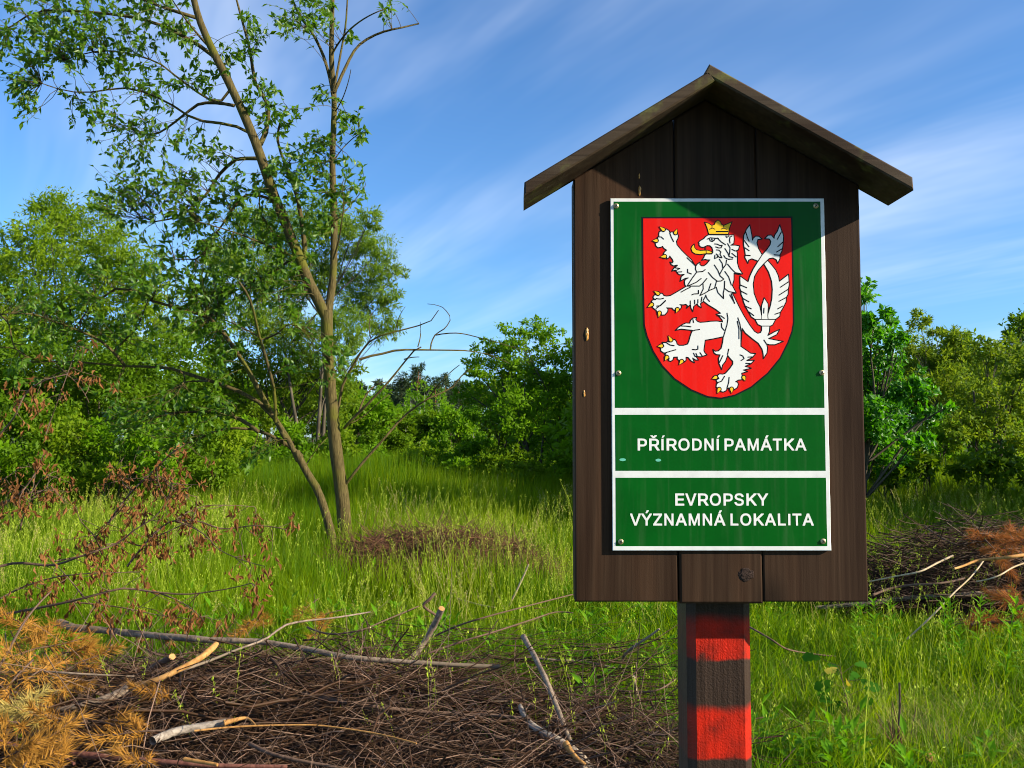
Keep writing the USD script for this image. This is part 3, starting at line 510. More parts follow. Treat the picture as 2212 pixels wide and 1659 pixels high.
def tree(name, label, cat, base, zones, L, W, cov, leafmat, barkmat, tr, rng, stems=1, group=None, clump=0.30, droop=0.0, flat=0.25, twigs=5, far=True, spread=0.4, trunk_to=None):
    base = np.array([base[0], base[1], float(ground_z(base[0], base[1])) - .05]); t = thing(name, base, label, cat, group)
    zc = np.array([z[0] for z in zones]); zr = np.array([z[1] for z in zones]); top = zc[:, 2].max()
    mean = (zc * zr[:, None]).sum(0) / zr.sum(); limbs = MB(); trunks = []
    for k in range(stems):
        tgt = mean.copy() if stems == 1 else zc[rng.choice(len(zc), p=zr / zr.sum())] * .6 + mean * .4
        tgt[2] = base[2] + (top - base[2]) * (0.80 if stems == 1 else 0.72); 
        if trunk_to is not None: tgt = np.asarray(trunk_to, float)
        b = base + np.r_[rng.normal(size=2) * tr * (0 if stems == 1 else 2.2), 0]; tm = MB()
        p = limb(tm, b, tgt, tr, tr * .25, rng, .10, 12, 7); trunks.append(p); part(t, "trunk", tm.mesh(), barkmat, True)
    for c, r in zones:
        p = trunks[rng.integers(len(trunks))]; hz = base[2] + (c[2] - base[2]) * (0.35 + 0.35 * rng.random()); i = int(np.argmin(abs(p[:, 2] - hz)))
        q = limb(limbs, p[i], c, tr * .35, tr * .12, rng, .12, 7, 4)
        for _ in range(twigs):
            e = np.asarray(c) + ball(1, rng)[0] * r * 1.05; limb(limbs, q[rng.integers(3, 7)], e, tr * .11, tr * .035, rng, .2, 5, 3)
    part(t, "limbs", limbs.mesh(), barkmat, True)
    part(t, "crown", crown_mesh(zones, L, W, cov, rng, clump, droop, far, flat), leafmat)
    return t
def pz(zs, Y, rng, depth=0.8):
    """zones given on the photograph's grid, set at distance Y with some spread in depth"""
    out = []
    for x, y, r in zs:
        yy = Y + rng.normal() * depth; out.append((at(x, y, yy), r / FPX * yy))
    return out

R = np.random.default_rng(21)
def px_base(x, Y): return (at(x, 1000, Y)[0], Y)
tree("willow_tree", "big rounded pale green willow behind the left edge of the clearing", "tree", px_base(150, 20.5),
     pz([(105, 450, 48), (150, 470, 55), (60, 520, 60), (130, 540, 70), (215, 500, 55), (270, 560, 75), (200, 600, 85), (60, 620, 75), (320, 640, 65), (140, 700, 85), (260, 720, 80), (10, 570, 50), (-50, 640, 90), (20, 720, 80), (230, 440, 32), (360, 720, 60)], 20.5, R), 0.12, 0.034, 1.15, leaf_round, bark_far, 0.075, R, 3, None, .26, .3)
tree("willow_tree", "tall feathery grey green willow behind the forked tree, airy with sky showing through", "tree", px_base(690, 24),
     pz([(540, 480, 55), (620, 500, 62), (700, 480, 62), (760, 510, 55), (810, 550, 48), (785, 630, 62), (835, 640, 35), (700, 590, 70), (620, 610, 75), (540, 580, 65), (480, 560, 55), (825, 700, 42), (740, 710, 60), (640, 730, 70), (560, 690, 65), (800, 470, 30), (460, 650, 60), (850, 590, 28)], 24, R), 0.125, 0.028, 1.25, leaf_feather, bark_far, 0.07, R, 4, None, .24, .8, twigs=8)
tree("bushy_tree", "bushy green tree with bare twigs on top, just left of the notice board", "tree", px_base(1165, 19),
     pz([(1110, 728, 38), (1160, 722, 42), (1210, 748, 45), (1060, 755, 38), (1030, 800, 42), (1100, 800, 55), (1170, 810, 65), (1230, 820, 60), (1050, 870, 55), (1120, 890, 65), (1200, 900, 65), (1240, 960, 55), (1005, 850, 30), (1150, 960, 55), (1290, 800, 75), (1290, 900, 75)], 19, R), 0.085, 0.040, 1.05, leaf_bush, bark_far, 0.045, R, 5, None, .25, .1, twigs=8)
tree("thicket_tree", "dark green leafy tree low at the far left below the rounded willow", "tree", px_base(230, 16.5),
     pz([(50, 770, 80), (160, 790, 85), (280, 800, 85), (380, 770, 75), (440, 840, 65), (100, 860, 85), (220, 880, 80), (340, 880, 75), (-30, 820, 90)], 16.5, R), 0.09, 0.04, 1.15, leaf_dark, bark_far, 0.05, R, 4, None, .27, .1)
tree("thicket_tree", "thin twiggy olive tree between the arching tree and the feathery willow", "tree", px_base(560, 25),
     pz([(430, 720, 65), (500, 780, 65), (580, 800, 70), (660, 820, 65), (480, 850, 60), (560, 880, 60), (640, 890, 60), (720, 870, 55), (740, 800, 50)], 25, R), 0.13, 0.045, 0.95, leaf_yellow, bark_far, 0.07, R, 6, None, .25, .2, twigs=7)
# far pines and birches in the gap
for i, (x, y, w, Y) in enumerate(((870, 800, 26, 58), (902, 783, 24, 60), (935, 815, 26, 57), (838, 832, 24, 62), (962, 805, 26, 59), (812, 850, 22, 64), (990, 832, 22, 61), (780, 852, 24, 63), (885, 845, 30, 54))):
    zs = [(x + R.normal() * 4, y + w * .6 + k * w * .75, w * (0.55 + .14 * k)) for k in range(5)]
    tree("pine_tree", "dark pine of the far forest edge", "tree", px_base(x, Y), pz(zs, Y, R, .6), 0.30, 0.05, 1.5, leaf_pine, bark_pine, 0.13, R, 1, "pines of the far forest edge", .3, .0, twigs=2)
for i, (x, yt, yb, Y) in enumerate(((815, 840, 955, 44), (833, 845, 955, 43), (906, 830, 965, 40), (951, 845, 974, 38), (880, 860, 952, 45), (1020, 880, 965, 41))):
    c0 = at(x, yt + 10, Y); zs = [(x + R.normal() * 9, yt + k * 16 + R.normal() * 5, 14 + 3 * k) for k in range(4)]
    tree("birch_tree", "slender white stemmed birch standing before the far dark pines", "tree", px_base(x, Y), pz(zs, Y, R, .5), 0.15, 0.06, 0.55, leaf_bush, bark_birch, 0.036, R, 1, "white stemmed birches in the gap", .35, .3, twigs=4)
# low shrubs along the foot of the trees
shr = [(-20, 985, 60, 12.5), (90, 985, 62, 12.6), (210, 995, 58, 12.8), (330, 1000, 52, 13), (420, 1000, 48, 14), (510, 995, 50, 15), (600, 990, 45, 17), (690, 990, 45, 19), (880, 1000, 40, 20), (960, 1005, 40, 18), (40, 900, 70, 13.2), (150, 900, 75, 13.8), (270, 930, 65, 13.3), (380, 950, 60, 14), (470, 930, 60, 16), (560, 940, 55, 18), (650, 950, 50, 21), (730, 945, 45, 23), (790, 965, 38, 26), (850, 960, 40, 27), (925, 975, 45, 24), (1000, 965, 45, 21), (1075, 985, 45, 17.5), (1140, 1010, 40, 15.5), (1215, 1000, 50, 16), (1290, 1000, 55, 17)]
for i, (x, y, r, Y) in enumerate(shr):
    zs = [(x + R.normal() * r * .6, y + (R.random() * 1.1 - .25) * r, r * (.5 + .3 * R.random())) for _ in range(7)]
    m, l = ((leaf_bush, .078), (leaf_dark, .075), (leaf_round, .085))[i % 3]; l *= 1 if Y < 17 else 1.35
    tree("shrub", ("low dense green shrub at the foot of the trees", "low dark green shrub at the foot of the trees", "low pale green shrub at the foot of the trees")[i % 3], "shrub", px_base(x, Y), pz(zs, Y, R, .4), l, l * .46, 1.15, m, bark_far, 0.03, R, 3,
         ("green shrubs along the tree line", "dark shrubs along the tree line", "pale shrubs along the tree line")[i % 3], .3, .0, twigs=3)
# the thicket closing the back of the clearing
for i, (x, y, r, Y) in enumerate(((-60, 850, 95, 29), (70, 860, 90, 30), (200, 850, 90, 31), (330, 845, 90, 30), (450, 850, 85, 31), (570, 845, 85, 32), (680, 850, 80, 33), (760, 880, 60, 34), (835, 905, 42, 36), (905, 910, 42, 37), (975, 900, 45, 36), (1060, 880, 60, 33), (1150, 870, 75, 31), (1270, 860, 90, 30), (1390, 860, 90, 30), (1760, 850, 90, 30), (1880, 850, 90, 31), (1990, 830, 90, 32), (2100, 820, 90, 31), (2220, 820, 95, 30), (2340, 820, 100, 30))):
    zs = [(x + R.normal() * r * .55, y + R.normal() * r * .35 + r * .25, r * (.5 + .3 * R.random())) for _ in range(7)]
    m = (leaf_dark, leaf_bush, leaf_yellow)[i % 3]
    tree("thicket_tree", ("dark green thicket closing the back of the clearing", "mid green thicket closing the back of the clearing", "olive green thicket closing the back of the clearing")[i % 3], "tree", px_base(x, Y), pz(zs, Y, R, .7), .19, .085, 1.3, m, bark_far, .05, R, 3,
         ("dark thicket at the back", "mid green thicket at the back", "olive thicket at the back")[i % 3], .3, .1, twigs=2)
for i in range(12):
    x = 745 + i * 25 + R.normal() * 6; Y = 66 + R.normal() * 2; zs = [(x + R.normal() * 5, 845 + k * 22 + R.normal() * 6, 24) for k in range(6)]
    tree("pine_tree", "dark pine of the far forest edge", "tree", px_base(x, Y), pz(zs, Y, R, .6), 0.34, 0.09, 1.1, leaf_pine, bark_pine, 0.13, R, 1, "pines of the far forest edge", .3, .0, twigs=1)
for i in range(13):
    x = 740 + i * 44 + R.normal() * 8; Y = 47 + R.normal() * 2.5; zs = [(x + R.normal() * 16, 905 + q * 11 + R.normal() * 5, 21 + 5 * R.random()) for q in range(7)]
    tree("thicket_tree", "distant dark bush closing the gap under the far pines", "tree", px_base(x, Y), pz(zs, Y, R, .7), .26, .12, 1.5, leaf_dark, bark_far, .05, R, 2, "distant bushes under the far pines", .3, .1, twigs=1)
# right of the board
tree("oak_tree", "bright green young oak directly behind the right edge of the notice board", "tree", px_base(1850, 12),
     pz([(1835, 650, 42), (1868, 622, 20), (1888, 690, 36), (1850, 720, 55), (1925, 688, 20), (1900, 755, 45), (1935, 735, 28), (1850, 820, 65), (1910, 830, 48), (1965, 850, 36), (1880, 900, 58), (1950, 915, 46), (2010, 890, 26), (1830, 900, 70), (1900, 970, 55), (1980, 950, 36), (2048, 880, 15), (1990, 820, 22)], 12, R, .45), 0.088, 0.050, 1.7, leaf_oak, bark_far, 0.06, R, 1, None, .26, .0, twigs=5, far=False)
tree("willow_tree", "yellow green willow right of the oak, upper right tree line", "tree", px_base(2035, 22),
     pz([(1985, 695, 28), (1968, 740, 30), (1992, 770, 40), (2020, 715, 20), (2042, 758, 40), (2062, 722, 24), (2085, 765, 36), (2020, 820, 46), (2062, 830, 54), (2105, 800, 42), (1985, 840, 38), (2060, 900, 45)], 22, R), 0.13, 0.036, 1.3, leaf_yellow, bark_far, 0.06, R, 3, None, .25, .4, twigs=7)
tree("thicket_tree", "olive twiggy many stemmed thicket tree near the right edge", "tree", px_base(2130, 18),
     pz([(2130, 755, 34), (2170, 765, 42), (2160, 820, 52), (2112, 850, 44), (2185, 870, 55), (2122, 920, 54), (2070, 930, 44), (2205, 940, 55), (2150, 980, 46), (2215, 800, 45)], 18, R), 0.09, 0.038, 1.3, leaf_yellow, bark_far, 0.06, R, 6, None, .25, .1, twigs=8)
tree("dark_tree", "dark green tree cut by the right edge of the picture", "tree", px_base(2240, 23),
     pz([(2200, 705, 26), (2218, 722, 40), (2182, 735, 20), (2255, 690, 55), (2265, 800, 85), (2215, 860, 60), (2200, 790, 45)], 23, R), 0.14, 0.05, 1.4, leaf_dark, bark_far, 0.12, R, 2)
for i, (x, y, r, Y) in enumerate(((1920, 1010, 45, 13.5), (2010, 1000, 45, 14), (2090, 990, 50, 14.5), (2180, 1000, 55, 14))):
    zs = [(x + R.normal() * r * .5, y + R.normal() * r * .2 + r * .2, r * (.55 + .3 * R.random())) for _ in range(5)]
    tree("shrub", "dark shaded shrub right of the notice board", "shrub", px_base(x, Y), pz(zs, Y, R, .4), .10, .048, 1.3, leaf_dark, bark_far, .03, R, 3, "shaded shrubs right of the notice board", .3, twigs=3)
for k, (x, Y, yt) in enumerate(((1335, 14.6, 640), (1440, 13.6, 600), (1560, 14.8, 560), (1690, 13.4, 590), (1500, 17.5, 580), (1650, 18.0, 560), (1350, 18.5, 650), (1395, 11.4, 640), (1530, 11.2, 600), (1680, 11.3, 600))):
    zs = [(x + R.normal() * 38, yt + 60 + q * 36 + R.normal() * 12, 52 + 4 * q) for q in range(9)]
    tree("bushy_tree", "bushy green tree standing in the tree line straight behind the notice board", "tree", px_base(x, Y), pz(zs, Y, R, .5), .16, .07, 1.1, leaf_bush, bark_far, .06, R, 3, "bushy trees behind the notice board", .3, .1, twigs=3)
for i, (x, y, r, Y) in enumerate(((1890, 955, 50, 17), (1960, 945, 50, 20), (2030, 950, 50, 19), (2100, 950, 50, 21), (2170, 945, 55, 20), (2240, 945, 55, 21), (1830, 950, 55, 19))):
    zs = [(x + R.normal() * r * .6, y + (R.random() * 1.2 - .3) * r, r * (.5 + .3 * R.random())) for _ in range(7)]
    tree("shrub", "mid green shrub under the trees on the right", "shrub", px_base(x, Y), pz(zs, Y, R, .4), .12, .055, 1.3, leaf_bush, bark_far, .03, R, 3, "shrubs under the trees on the right", .3, twigs=3)
# the tree line goes on to the right, outside the frame; it throws the long shadow across the meadow
for X, Y, H in ((8.2, 12.0, 2.5), (7.7, 11.0, 2.2), (9.3, 9.7, 3.0), (11.3, 9.2, 3.7), (8.6, 8.9, 2.3), (8.8, 10.9, 2.5), (10.4, 8.3, 3.1), (9.9, 10.3, 3.2), (10.6, 12.6, 3.4), (12.6, 7.9, 3.9), (12.4, 9.9, 4.1), (12.8, 11.8, 4.3), (14.8, 8.6, 4.8), (15.0, 10.8, 5.0)):
    zs = [(np.array([X + R.normal() * H * .16, Y + R.normal() * H * .12, H * (.22 + .68 * k / 9)]), H * (.20 - .07 * k / 9)) for k in range(10)]
    tree("willow_tree", "willow of the tree line beyond the right edge of the picture", "tree", (X, Y), zs, .30, .12, 1.0, leaf_round, bark_far, .10, R, 2, "willows beyond the right edge", .3, .1, twigs=2)
# ---------------------------------------------------------------- the forked tree and the arching tree
YT = 9.6
def wander(n, sd, rng):
    w = np.cumsum(rng.normal(size=n)) ; w -= np.linspace(w[0], w[-1], n); return w * sd / max(1e-6, abs(w).max())
def stem3(pp, Y, rng, n=14, dsd=0.25, d1=0.0):
    """pp: (x, y) on the photograph's grid; the stem lies near distance Y, drifting by d1 to its tip"""
    q = smooth_path(np.array(pp, float), n); t = np.linspace(0, 1, n); yy = Y + d1 * t + wander(n, dsd, rng)
    return np.array([at(x, y, d) for (x, y), d in zip(q, yy)])
def pr(w, Y): return w * .5 / FPX * Y
RT = np.random.default_rng(5)
z2 = lambda s, ox=608.5, oy=608.5, k=3.3333: [(ox + float(a.split(",")[0]) / k, oy + float(a.split(",")[1]) / k) for a in s.split()]
z1 = lambda s: z2(s, 0, 608.5)
tb = at(745, 1200, YT); base_t = np.array([tb[0], YT, float(ground_z(tb[0], YT))])
ft = thing("forked_tree", base_t, "slim forked tree with olive brown bark, its left fork leaning, in the sunny meadow", "tree")
trunk_px = [(752, 1290), (748, 1190), (742, 1100), (732, 1020), (723, 950), (713, 830), (707, 740), (706, 672)]
p_tr = stem3(trunk_px, YT, RT, 26, .02)
part(ft, "trunk", tube(p_tr, np.interp(np.linspace(0, 1, 26), [0, .15, .4, .75, 1], [pr(38, YT), pr(32, YT), pr(28, YT), pr(25, YT), pr(26, YT)]), 14, True, .05, 1), bark_tree, True)
lf_px = [(707, 690), (690, 655), (668, 610), (640, 540), (595, 430), (545, 290), (500, 190), (460, 110), (430, 40), (412, -30), (385, -160), (350, -330)]
rf_px = [(704, 695), (714, 640), (720, 590), (722, 480), (718, 350), (722, 230), (716, 120), (718, 0), (722, -120), (716, -300)]
p_lf = stem3(lf_px, YT, RT, 40, .06, -.5); p_rf = stem3(rf_px, YT, RT, 36, .06, .3)
part(ft, "fork", tube(p_lf, np.interp(np.linspace(0, 1, 40), [0, .1, .35, .6, .8, 1], [pr(24, YT), pr(22, YT), pr(20, YT), pr(16, YT), pr(10, YT), pr(4, YT)]), 12, True, .05, 2), bark_tree, True)
part(ft, "fork", tube(p_rf, np.interp(np.linspace(0, 1, 36), [0, .1, .35, .6, .8, 1], [pr(18, YT), pr(16, YT), pr(13.5, YT), pr(11, YT), pr(8, YT), pr(4, YT)]), 12, True, .05, 3), bark_tree, True)
limbs_f = []   # (points, radius at the root)
def add_limb(t, pp, w0, w1, Y=YT, d1=None, n=14, mat=None, sides=6, dsd=.12):
    d1 = RT.normal() * .5 if d1 is None else d1
    p = stem3(pp, Y, RT, n, dsd, d1); part(t, "branch", tube(p, np.linspace(pr(w0, Y), pr(w1, Y), n), sides, True, .06, 7), mat or bark_tree, True); limbs_f.append(p); return p
for pp, w0, w1 in (
    ([(508, 200), (470, 130), (395, 78), (330, 48), (240, 30), (100, 22), (20, 60)], 11, 3), ([(505, 228), (440, 222), (405, 242), (380, 262), (330, 290), (270, 270)], 8, 2.5),
    ([(555, 342), (520, 342), (480, 370), (445, 420), (425, 440), (380, 470), (310, 480)], 9, 2.5), ([(562, 312), (577, 275), (580, 232), (552, 180), (540, 110), (522, 40), (500, -40)], 11, 4),
    ([(660, 560), (652, 480), (640, 420), (618, 360), (600, 300), (620, 230)], 12, 4), ([(655, 545), (600, 580), (540, 612), (470, 640), (400, 640)], 6, 2),
    ([(690, 650), (655, 600), (640, 560), (600, 540), (500, 500), (430, 480)], 7, 2), ([(723, 200), (742, 155), (775, 98), (830, 68), (875, 58), (905, 51)], 8, 3.5),
    ([(720, 210), (705, 140), (680, 80), (640, 20), (620, -60)], 9, 4), ([(720, 200), (735, 120), (748, 40), (752, -60)], 6, 3), ([(430, 40), (350, 15), (250, -20), (150, -30)], 8, 3), ([(460, 110), (400, 40), (360, -20)], 6, 2),
    ([(545, 290), (500, 270), (430, 260), (350, 215), (270, 190), (180, 200), (90, 180)], 7, 2), ([(600, 440), (540, 420), (470, 500), (420, 560), (350, 560)], 7, 2), ([(720, 560), (735, 500), (742, 440), (738, 400)], 4, 1.5), ([(725, 240), (745, 200), (758, 150)], 3, 1.5), ([(640, 530), (590, 500), (560, 440), (575, 380)], 5, 2),
    ([(500, 190), (470, 220), (400, 180), (330, 130), (230, 110), (140, 130)], 6, 2), ([(722, 480), (760, 440), (790, 400)], 3, 1.5), ([(720, 350), (750, 310), (790, 280)], 3, 1.5), ([(716, 120), (760, 60), (830, 20)], 5, 2)):
    add_limb(ft, pp, w0, w1)
leafy_limbs = len(limbs_f)
# the bare dead branches on the right side of the trunk
for s, w0, w1 in (("390,1030 410,900 440,740 510,610 600,470 660,410 860,350 1000,312 1080,278 1130,205", 7, 2), ("560,560 620,540 720,520 860,490 1070,492 1300,495 1450,515 1640,590", 6, 1.6), ("1070,490 1100,390 1180,330 1215,265 1185,210 1150,180 1050,160", 3.5, 1.2), ("1110,385 1250,370 1450,410 1560,440 1720,490", 3, 1.2),
                  ("450,1055 480,1020 560,940 640,860 770,720 900,560 950,500 1005,470", 7, 3), ("560,940 600,830 690,740 780,720", 5, 2), ("470,1450 560,1330 720,1150 880,970 1060,840 1230,760 1330,640 1365,620", 7, 2.5), ("1060,840 1130,740 1280,600", 3.5, 1.5), ("640,400 630,330 650,220", 3, 1.2), ("820,360 840,270 890,180", 2.5, 1), ("980,470 1000,370 1000,290", 3, 1.5), ("880,560 940,545 990,542", 3, 1.5), ("500,1020 600,960 700,870 800,790", 3, 1.5), ("170,1330 250,1210 330,1120", 3, 1.5)):
    add_limb(ft, z2(s), w0, w1, mat=bark_tree, sides=5)
def leaf_zones(t, zones, limbs, Y, L, W, mat, rng, clusters=13, per=(6, 13), depth=.55, name="crown"):
    allp = np.vstack(limbs); tw = MB(); C_, D_, N_ = [], [], []
    for x, y, r in zones:
        for _ in range(max(3, int(clusters * (r / 65) ** 1.5))):
            q = ball(1, rng)[0]; yy = Y + q[1] * depth - .1
            e = at(x + q[0] * r * 1.15, y + q[2] * r * 1.15, yy)
            d2 = np.linalg.norm((allp - e) * [1, .6, 1], axis=1) + rng.random(len(allp)) * .12; a = allp[int(np.argmin(d2))]
            ln = np.linalg.norm(e - a)
            if ln < .05: continue
            if ln > .9: a = e + (a - e) * (.9 / ln)
            p = limb(tw, a, e, .0042, .0018, rng, .22, 6, 3, .05)
            k = rng.integers(*per)
            tt = 1 - rng.random(k) ** 1.6 * .55; i = np.clip((tt * 5).astype(int), 0, 4); fr = (tt * 5 - i)[:, None]
            pos = p[i] * (1 - fr) + p[i + 1] * fr; tan = unit(p[-1] - p[-2])
            dd = tan * .7 + rng.normal(size=(k, 3)) * .75 + [0, 0, -.25]
            C_.append(pos); D_.append(dd); N_.append(rng.normal(size=(k, 3)) * .6 + [0, 0, .8])
    c, d, nn = np.vstack(C_), np.vstack(D_), np.vstack(N_); s = .6 + .6 * rng.random(len(c))
    part(t, "twigs", tw.mesh(), bark_tree, True, kind="stuff"); part(t, name, leaves(c, d, nn, L * s, W * s, .12), mat, kind="stuff")
Z1 = [(60, 40, 85), (150, 110, 85), (40, 170, 55), (45, 240, 28), (230, 60, 85), (330, 60, 90), (260, 160, 60), (200, 250, 55), (350, 195, 45), (330, 20, 60), (430, 170, 45), (560, 60, 50), (640, 25, 65), (560, 205, 45), (605, 235, 45), (625, 330, 55), (300, 260, 40), (260, 340, 60), (340, 370, 75), (430, 330, 55), (235, 425, 60), (330, 450, 80), (420, 430, 65), (505, 400, 50), (560, 460, 65), (620, 420, 75), (660, 360, 55), (695, 330, 50), (760, 370, 28), (745, 250, 36), (780, 290, 22), (770, 415, 30), (700, 450, 60), (470, 520, 80), (560, 560, 80), (400, 560, 70), (500, 620, 75), (640, 530, 55), (600, 630, 65), (430, 690, 70), (845, 14, 24), (760, 80, 18), (690, 200, 20), (500, 120, 40), (690, 20, 40), (100, 60, 60), (180, 20, 70), (20, 100, 40)]
leaf_zones(ft, Z1, limbs_f[:leafy_limbs] + [p_lf, p_rf], YT, .086, .038, leaf_willow, RT, 33)

base_a = np.array([at(722, 1200, YT - .25)[0], YT - .25, 0.0]); base_a[2] = float(ground_z(base_a[0], base_a[1]))
arch = thing("arching_tree", base_a, "low tree arching to the left in several curved stems from beside the forked tree", "tree")
YA = YT - .25; limbs_f = []
p_ar = stem3([(733, 1290), (722, 1190), (704, 1110), (684, 1055), (664, 1022), (640, 975)], YA, RT, 16, .02)
part(arch, "trunk", tube(p_ar, np.linspace(pr(22, YA), pr(15, YA), 16), 12, True, .06, 4), bark_tree, True)
for s, w0, w1 in (("2150,1290 2100,1180 2000,1010 1880,880 1700,780 1500,710 1300,650 1150,610 950,612 700,590 450,575 200,582", 12, 3), ("1985,1010 1975,800 1930,600 1870,400 1800,130 1720,0", 8, 4), ("2060,1130 1990,1000 1900,850 1800,660 1700,500 1600,360 1520,270 1400,220 1100,140 900,40 700,140", 13, 4),
                  ("2170,1260 2060,1170 1950,1110 1800,1060 1650,1055 1500,1100 1380,1160", 11, 3), ("1860,1080 1780,1020 1700,980 1500,935 1300,942 1100,980 900,1010", 9, 2.5), ("900,605 820,510 700,410 560,350 400,290 200,230 0,235", 7, 2), ("820,500 900,420 980,340 1040,200 1080,110", 5, 2), ("640,400 760,390 840,450", 3, 1.5), ("0,240 60,300 100,460 250,560", 4, 2), ("1880,420 2000,370 2080,310 2150,320", 5, 2), ("1870,400 1700,310 1500,230", 4, 2), ("1300,650 1330,690 1300,750", 4, 2), ("1500,715 1350,720 1260,800", 5, 2), ("1700,990 1560,850 1480,820", 4, 2), ("0,470 100,480 220,550 450,640 600,740", 3.5, 1.5), ("480,640 300,720 200,800", 3, 1.5)):
    add_limb(arch, z1(s), w0, w1, YA)
Z2 = [(395, 690, 65), (300, 715, 55), (250, 655, 70), (120, 680, 65), (60, 640, 50), (480, 760, 45), (350, 890, 80), (420, 915, 70), (280, 925, 55), (560, 990, 35), (545, 1000, 25), (640, 790, 30), (480, 700, 50), (330, 600, 60), (420, 610, 60), (180, 610, 50), (90, 720, 40), (470, 860, 40), (370, 960, 45), (240, 880, 50), (480, 770, 26), (720, 770, 26), (640, 700, 40), (740, 800, 28), (755, 760, 18), (40, 800, 40), (150, 750, 40)]
leaf_zones(arch, Z2, limbs_f, YA, .088, .043, leaf_willow, RT, 25, name="crown")

# ---------------------------------------------------------------- dead branches with withered leaves, lower left
z3 = lambda s: z2(s, 0, 1050.9, 2.727)
z4 = lambda s: z2(s, 663.6, 1050.9, 2.666)
z5 = lambda s: z2(s, 1438.0, 1050.9, 2.727)
RD = np.random.default_rng(9)
def dead_branch(label, main, subs, Y, w=6, dens=34):
    q = stem3(main, Y, RD, 22, .12, RD.normal() * .3); t = thing("dead_branch", q[0], label, "dead branch", None)
    part(t, "stem", tube(q, np.linspace(pr(w, Y), pr(2, Y), 22), 6, True, .08, 3), wood_brown, True); ps = [q]
    for s in subs:
        p = stem3(s, Y, RD, 14, .1, RD.normal() * .3); part(t, "twig", tube(p, np.linspace(pr(w * .55, Y), pr(1.4, Y), 14), 5, True, .08, 4), wood_brown, True); ps.append(p)
    tw, C_, D_, N_ = MB(), [], [], []
    for p in ps:
        ln = np.linalg.norm(np.diff(p, axis=0), axis=1).sum()
        for _ in range(int(ln * dens * .27)):
            i = RD.integers(3, len(p)); a = p[i]; e = a + RD.normal(size=3) * [.09, .08, .07] + [0, 0, -.03]; limb(tw, a, e, .003, .0012, RD, .25, 5, 3)
            k = RD.integers(5, 17); C_.append(e + RD.normal(size=(k, 3)) * [.02, .02, .03]); D_.append(RD.normal(size=(k, 3)) * .45 + [0, 0, -1]); N_.append(RD.normal(size=(k, 3)))
    c, d, nn = np.vstack(C_), np.vstack(D_), np.vstack(N_); s = .5 + .8 * RD.random(len(c))
    part(t, "twigs", tw.mesh(), wood_brown, True, kind="stuff"); part(t, "withered_leaves", leaves(c, d, nn, .050 * s, .019 * s, .5), leaf_dead, kind="stuff")
dead_branch("bare dark dead branch rising from the left edge with clusters of withered red brown leaves", z3("-120,480 0,470 100,450 300,465 450,420 600,370 700,330 800,250 900,190 980,90 1010,-20"), [z3("320,440 500,400 650,340 760,330"), z3("500,370 580,280 700,150 790,40"), z3("120,255 140,170 210,60 300,0"), z3("600,400 560,300 470,190 450,120"), z3("760,330 850,350 960,330")], 5.7, 7)
dead_branch("withered branch whose thin twig reaches right towards the forked tree's foot", z3("750,470 830,370 920,270 1030,200 1130,200 1330,250 1500,230 1690,255"), [z3("1030,200 1200,280 1290,370 1420,430 1560,470"), z3("1040,190 1250,110 1500,120"), z3("900,300 1000,260 1150,160 1160,60")], 5.6, 5)
dead_branch("lowest withered branch lying almost level above the orange pine needles", z3("-100,790 0,760 200,720 400,680 560,640 740,600 900,620 1080,635 1300,610 1480,570"), [z3("400,680 700,710 950,760 1080,775"), z3("-60,700 120,600 350,530 560,510 820,505"), z3("500,660 420,560 330,460"), z3("900,620 1100,700 1200,790")], 5.2, 7)
dead_branch("thin withered stem slanting up at the left edge before the green thicket", z1("-60,1180 0,1100 100,980 190,800 330,710 480,668"), [z1("190,800 150,860 100,900"), z1("330,1100 400,900 480,680 555,470"), z1("480,668 560,740 640,870"), z1("560,465 620,480 700,560")], 6.0, 4, 22)
dead_branch("dark withered branch leaning up through the grass below the arching tree", z1("780,1740 840,1650 960,1500 1130,1340 1230,1240 1380,1150"), [z1("960,1500 880,1440 870,1320 900,1250"), z1("1130,1500 1130,1340"), z1("1060,1420 1180,1440 1260,1500 1380,1470")], 5.9, 5)
dead_branch("withered spray of brown leaves at the left edge under the thicket", z1("-80,1640 0,1600 100,1560 240,1400 320,1220"), [z1("100,1560 220,1520 300,1420 420,1360"), z1("-40,1450 60,1400 150,1330")], 5.5, 5)

# ---------------------------------------------------------------- brush pile in front
RB = np.random.default_rng(31)
def mound(x, y):
    x, y = np.asarray(x, float), np.asarray(y, float)
    def bump(cx, cy, rx, ry, h): 
        q = ((x - cx) / rx) ** 2 + ((y - cy) / ry) ** 2; return h * np.clip(1 - q, 0, 1) ** .55
    h = np.maximum(bump(-1.35, 3.95, 2.35, 1.4, .30), bump(-.25, 3.9, 1.25, 1.0, .23))
    return np.where(h > 0, h * (.72 + .56 * meshkit.noise(np.stack([x * 1.7, y * 1.7, 0 * x], -1), 4)), 0)
pale_twig_mat = usdkit.material(stage, lk("pale_twig"), {"g": ("geometry", {}), "r": ("rgb_ramp", {"ramp": [(0.0, (0.16, 0.10, 0.07)), (0.5, (0.40, 0.31, 0.21)), (0.8, (0.60, 0.50, 0.34)), (1.0, (0.50, 0.52, 0.20))]}), "p": ("principled_bsdf", {"roughness": 0.6, "specular_ior_level": 0.15})}, [("g.random_per_island", "r.fac"), ("r.color", "p.base_color")], surface="p.BSDF")
bp = thing("brushwood_pile", (-1.2, 4.0, 0), "wide low pile of thin purple brown twigs filling the lower left foreground", "brushwood", None, "stuff")
mx_, my_ = np.meshgrid(np.linspace(-3.8, 1.05, 98), np.linspace(2.4, 5.5, 64), indexing="ij")
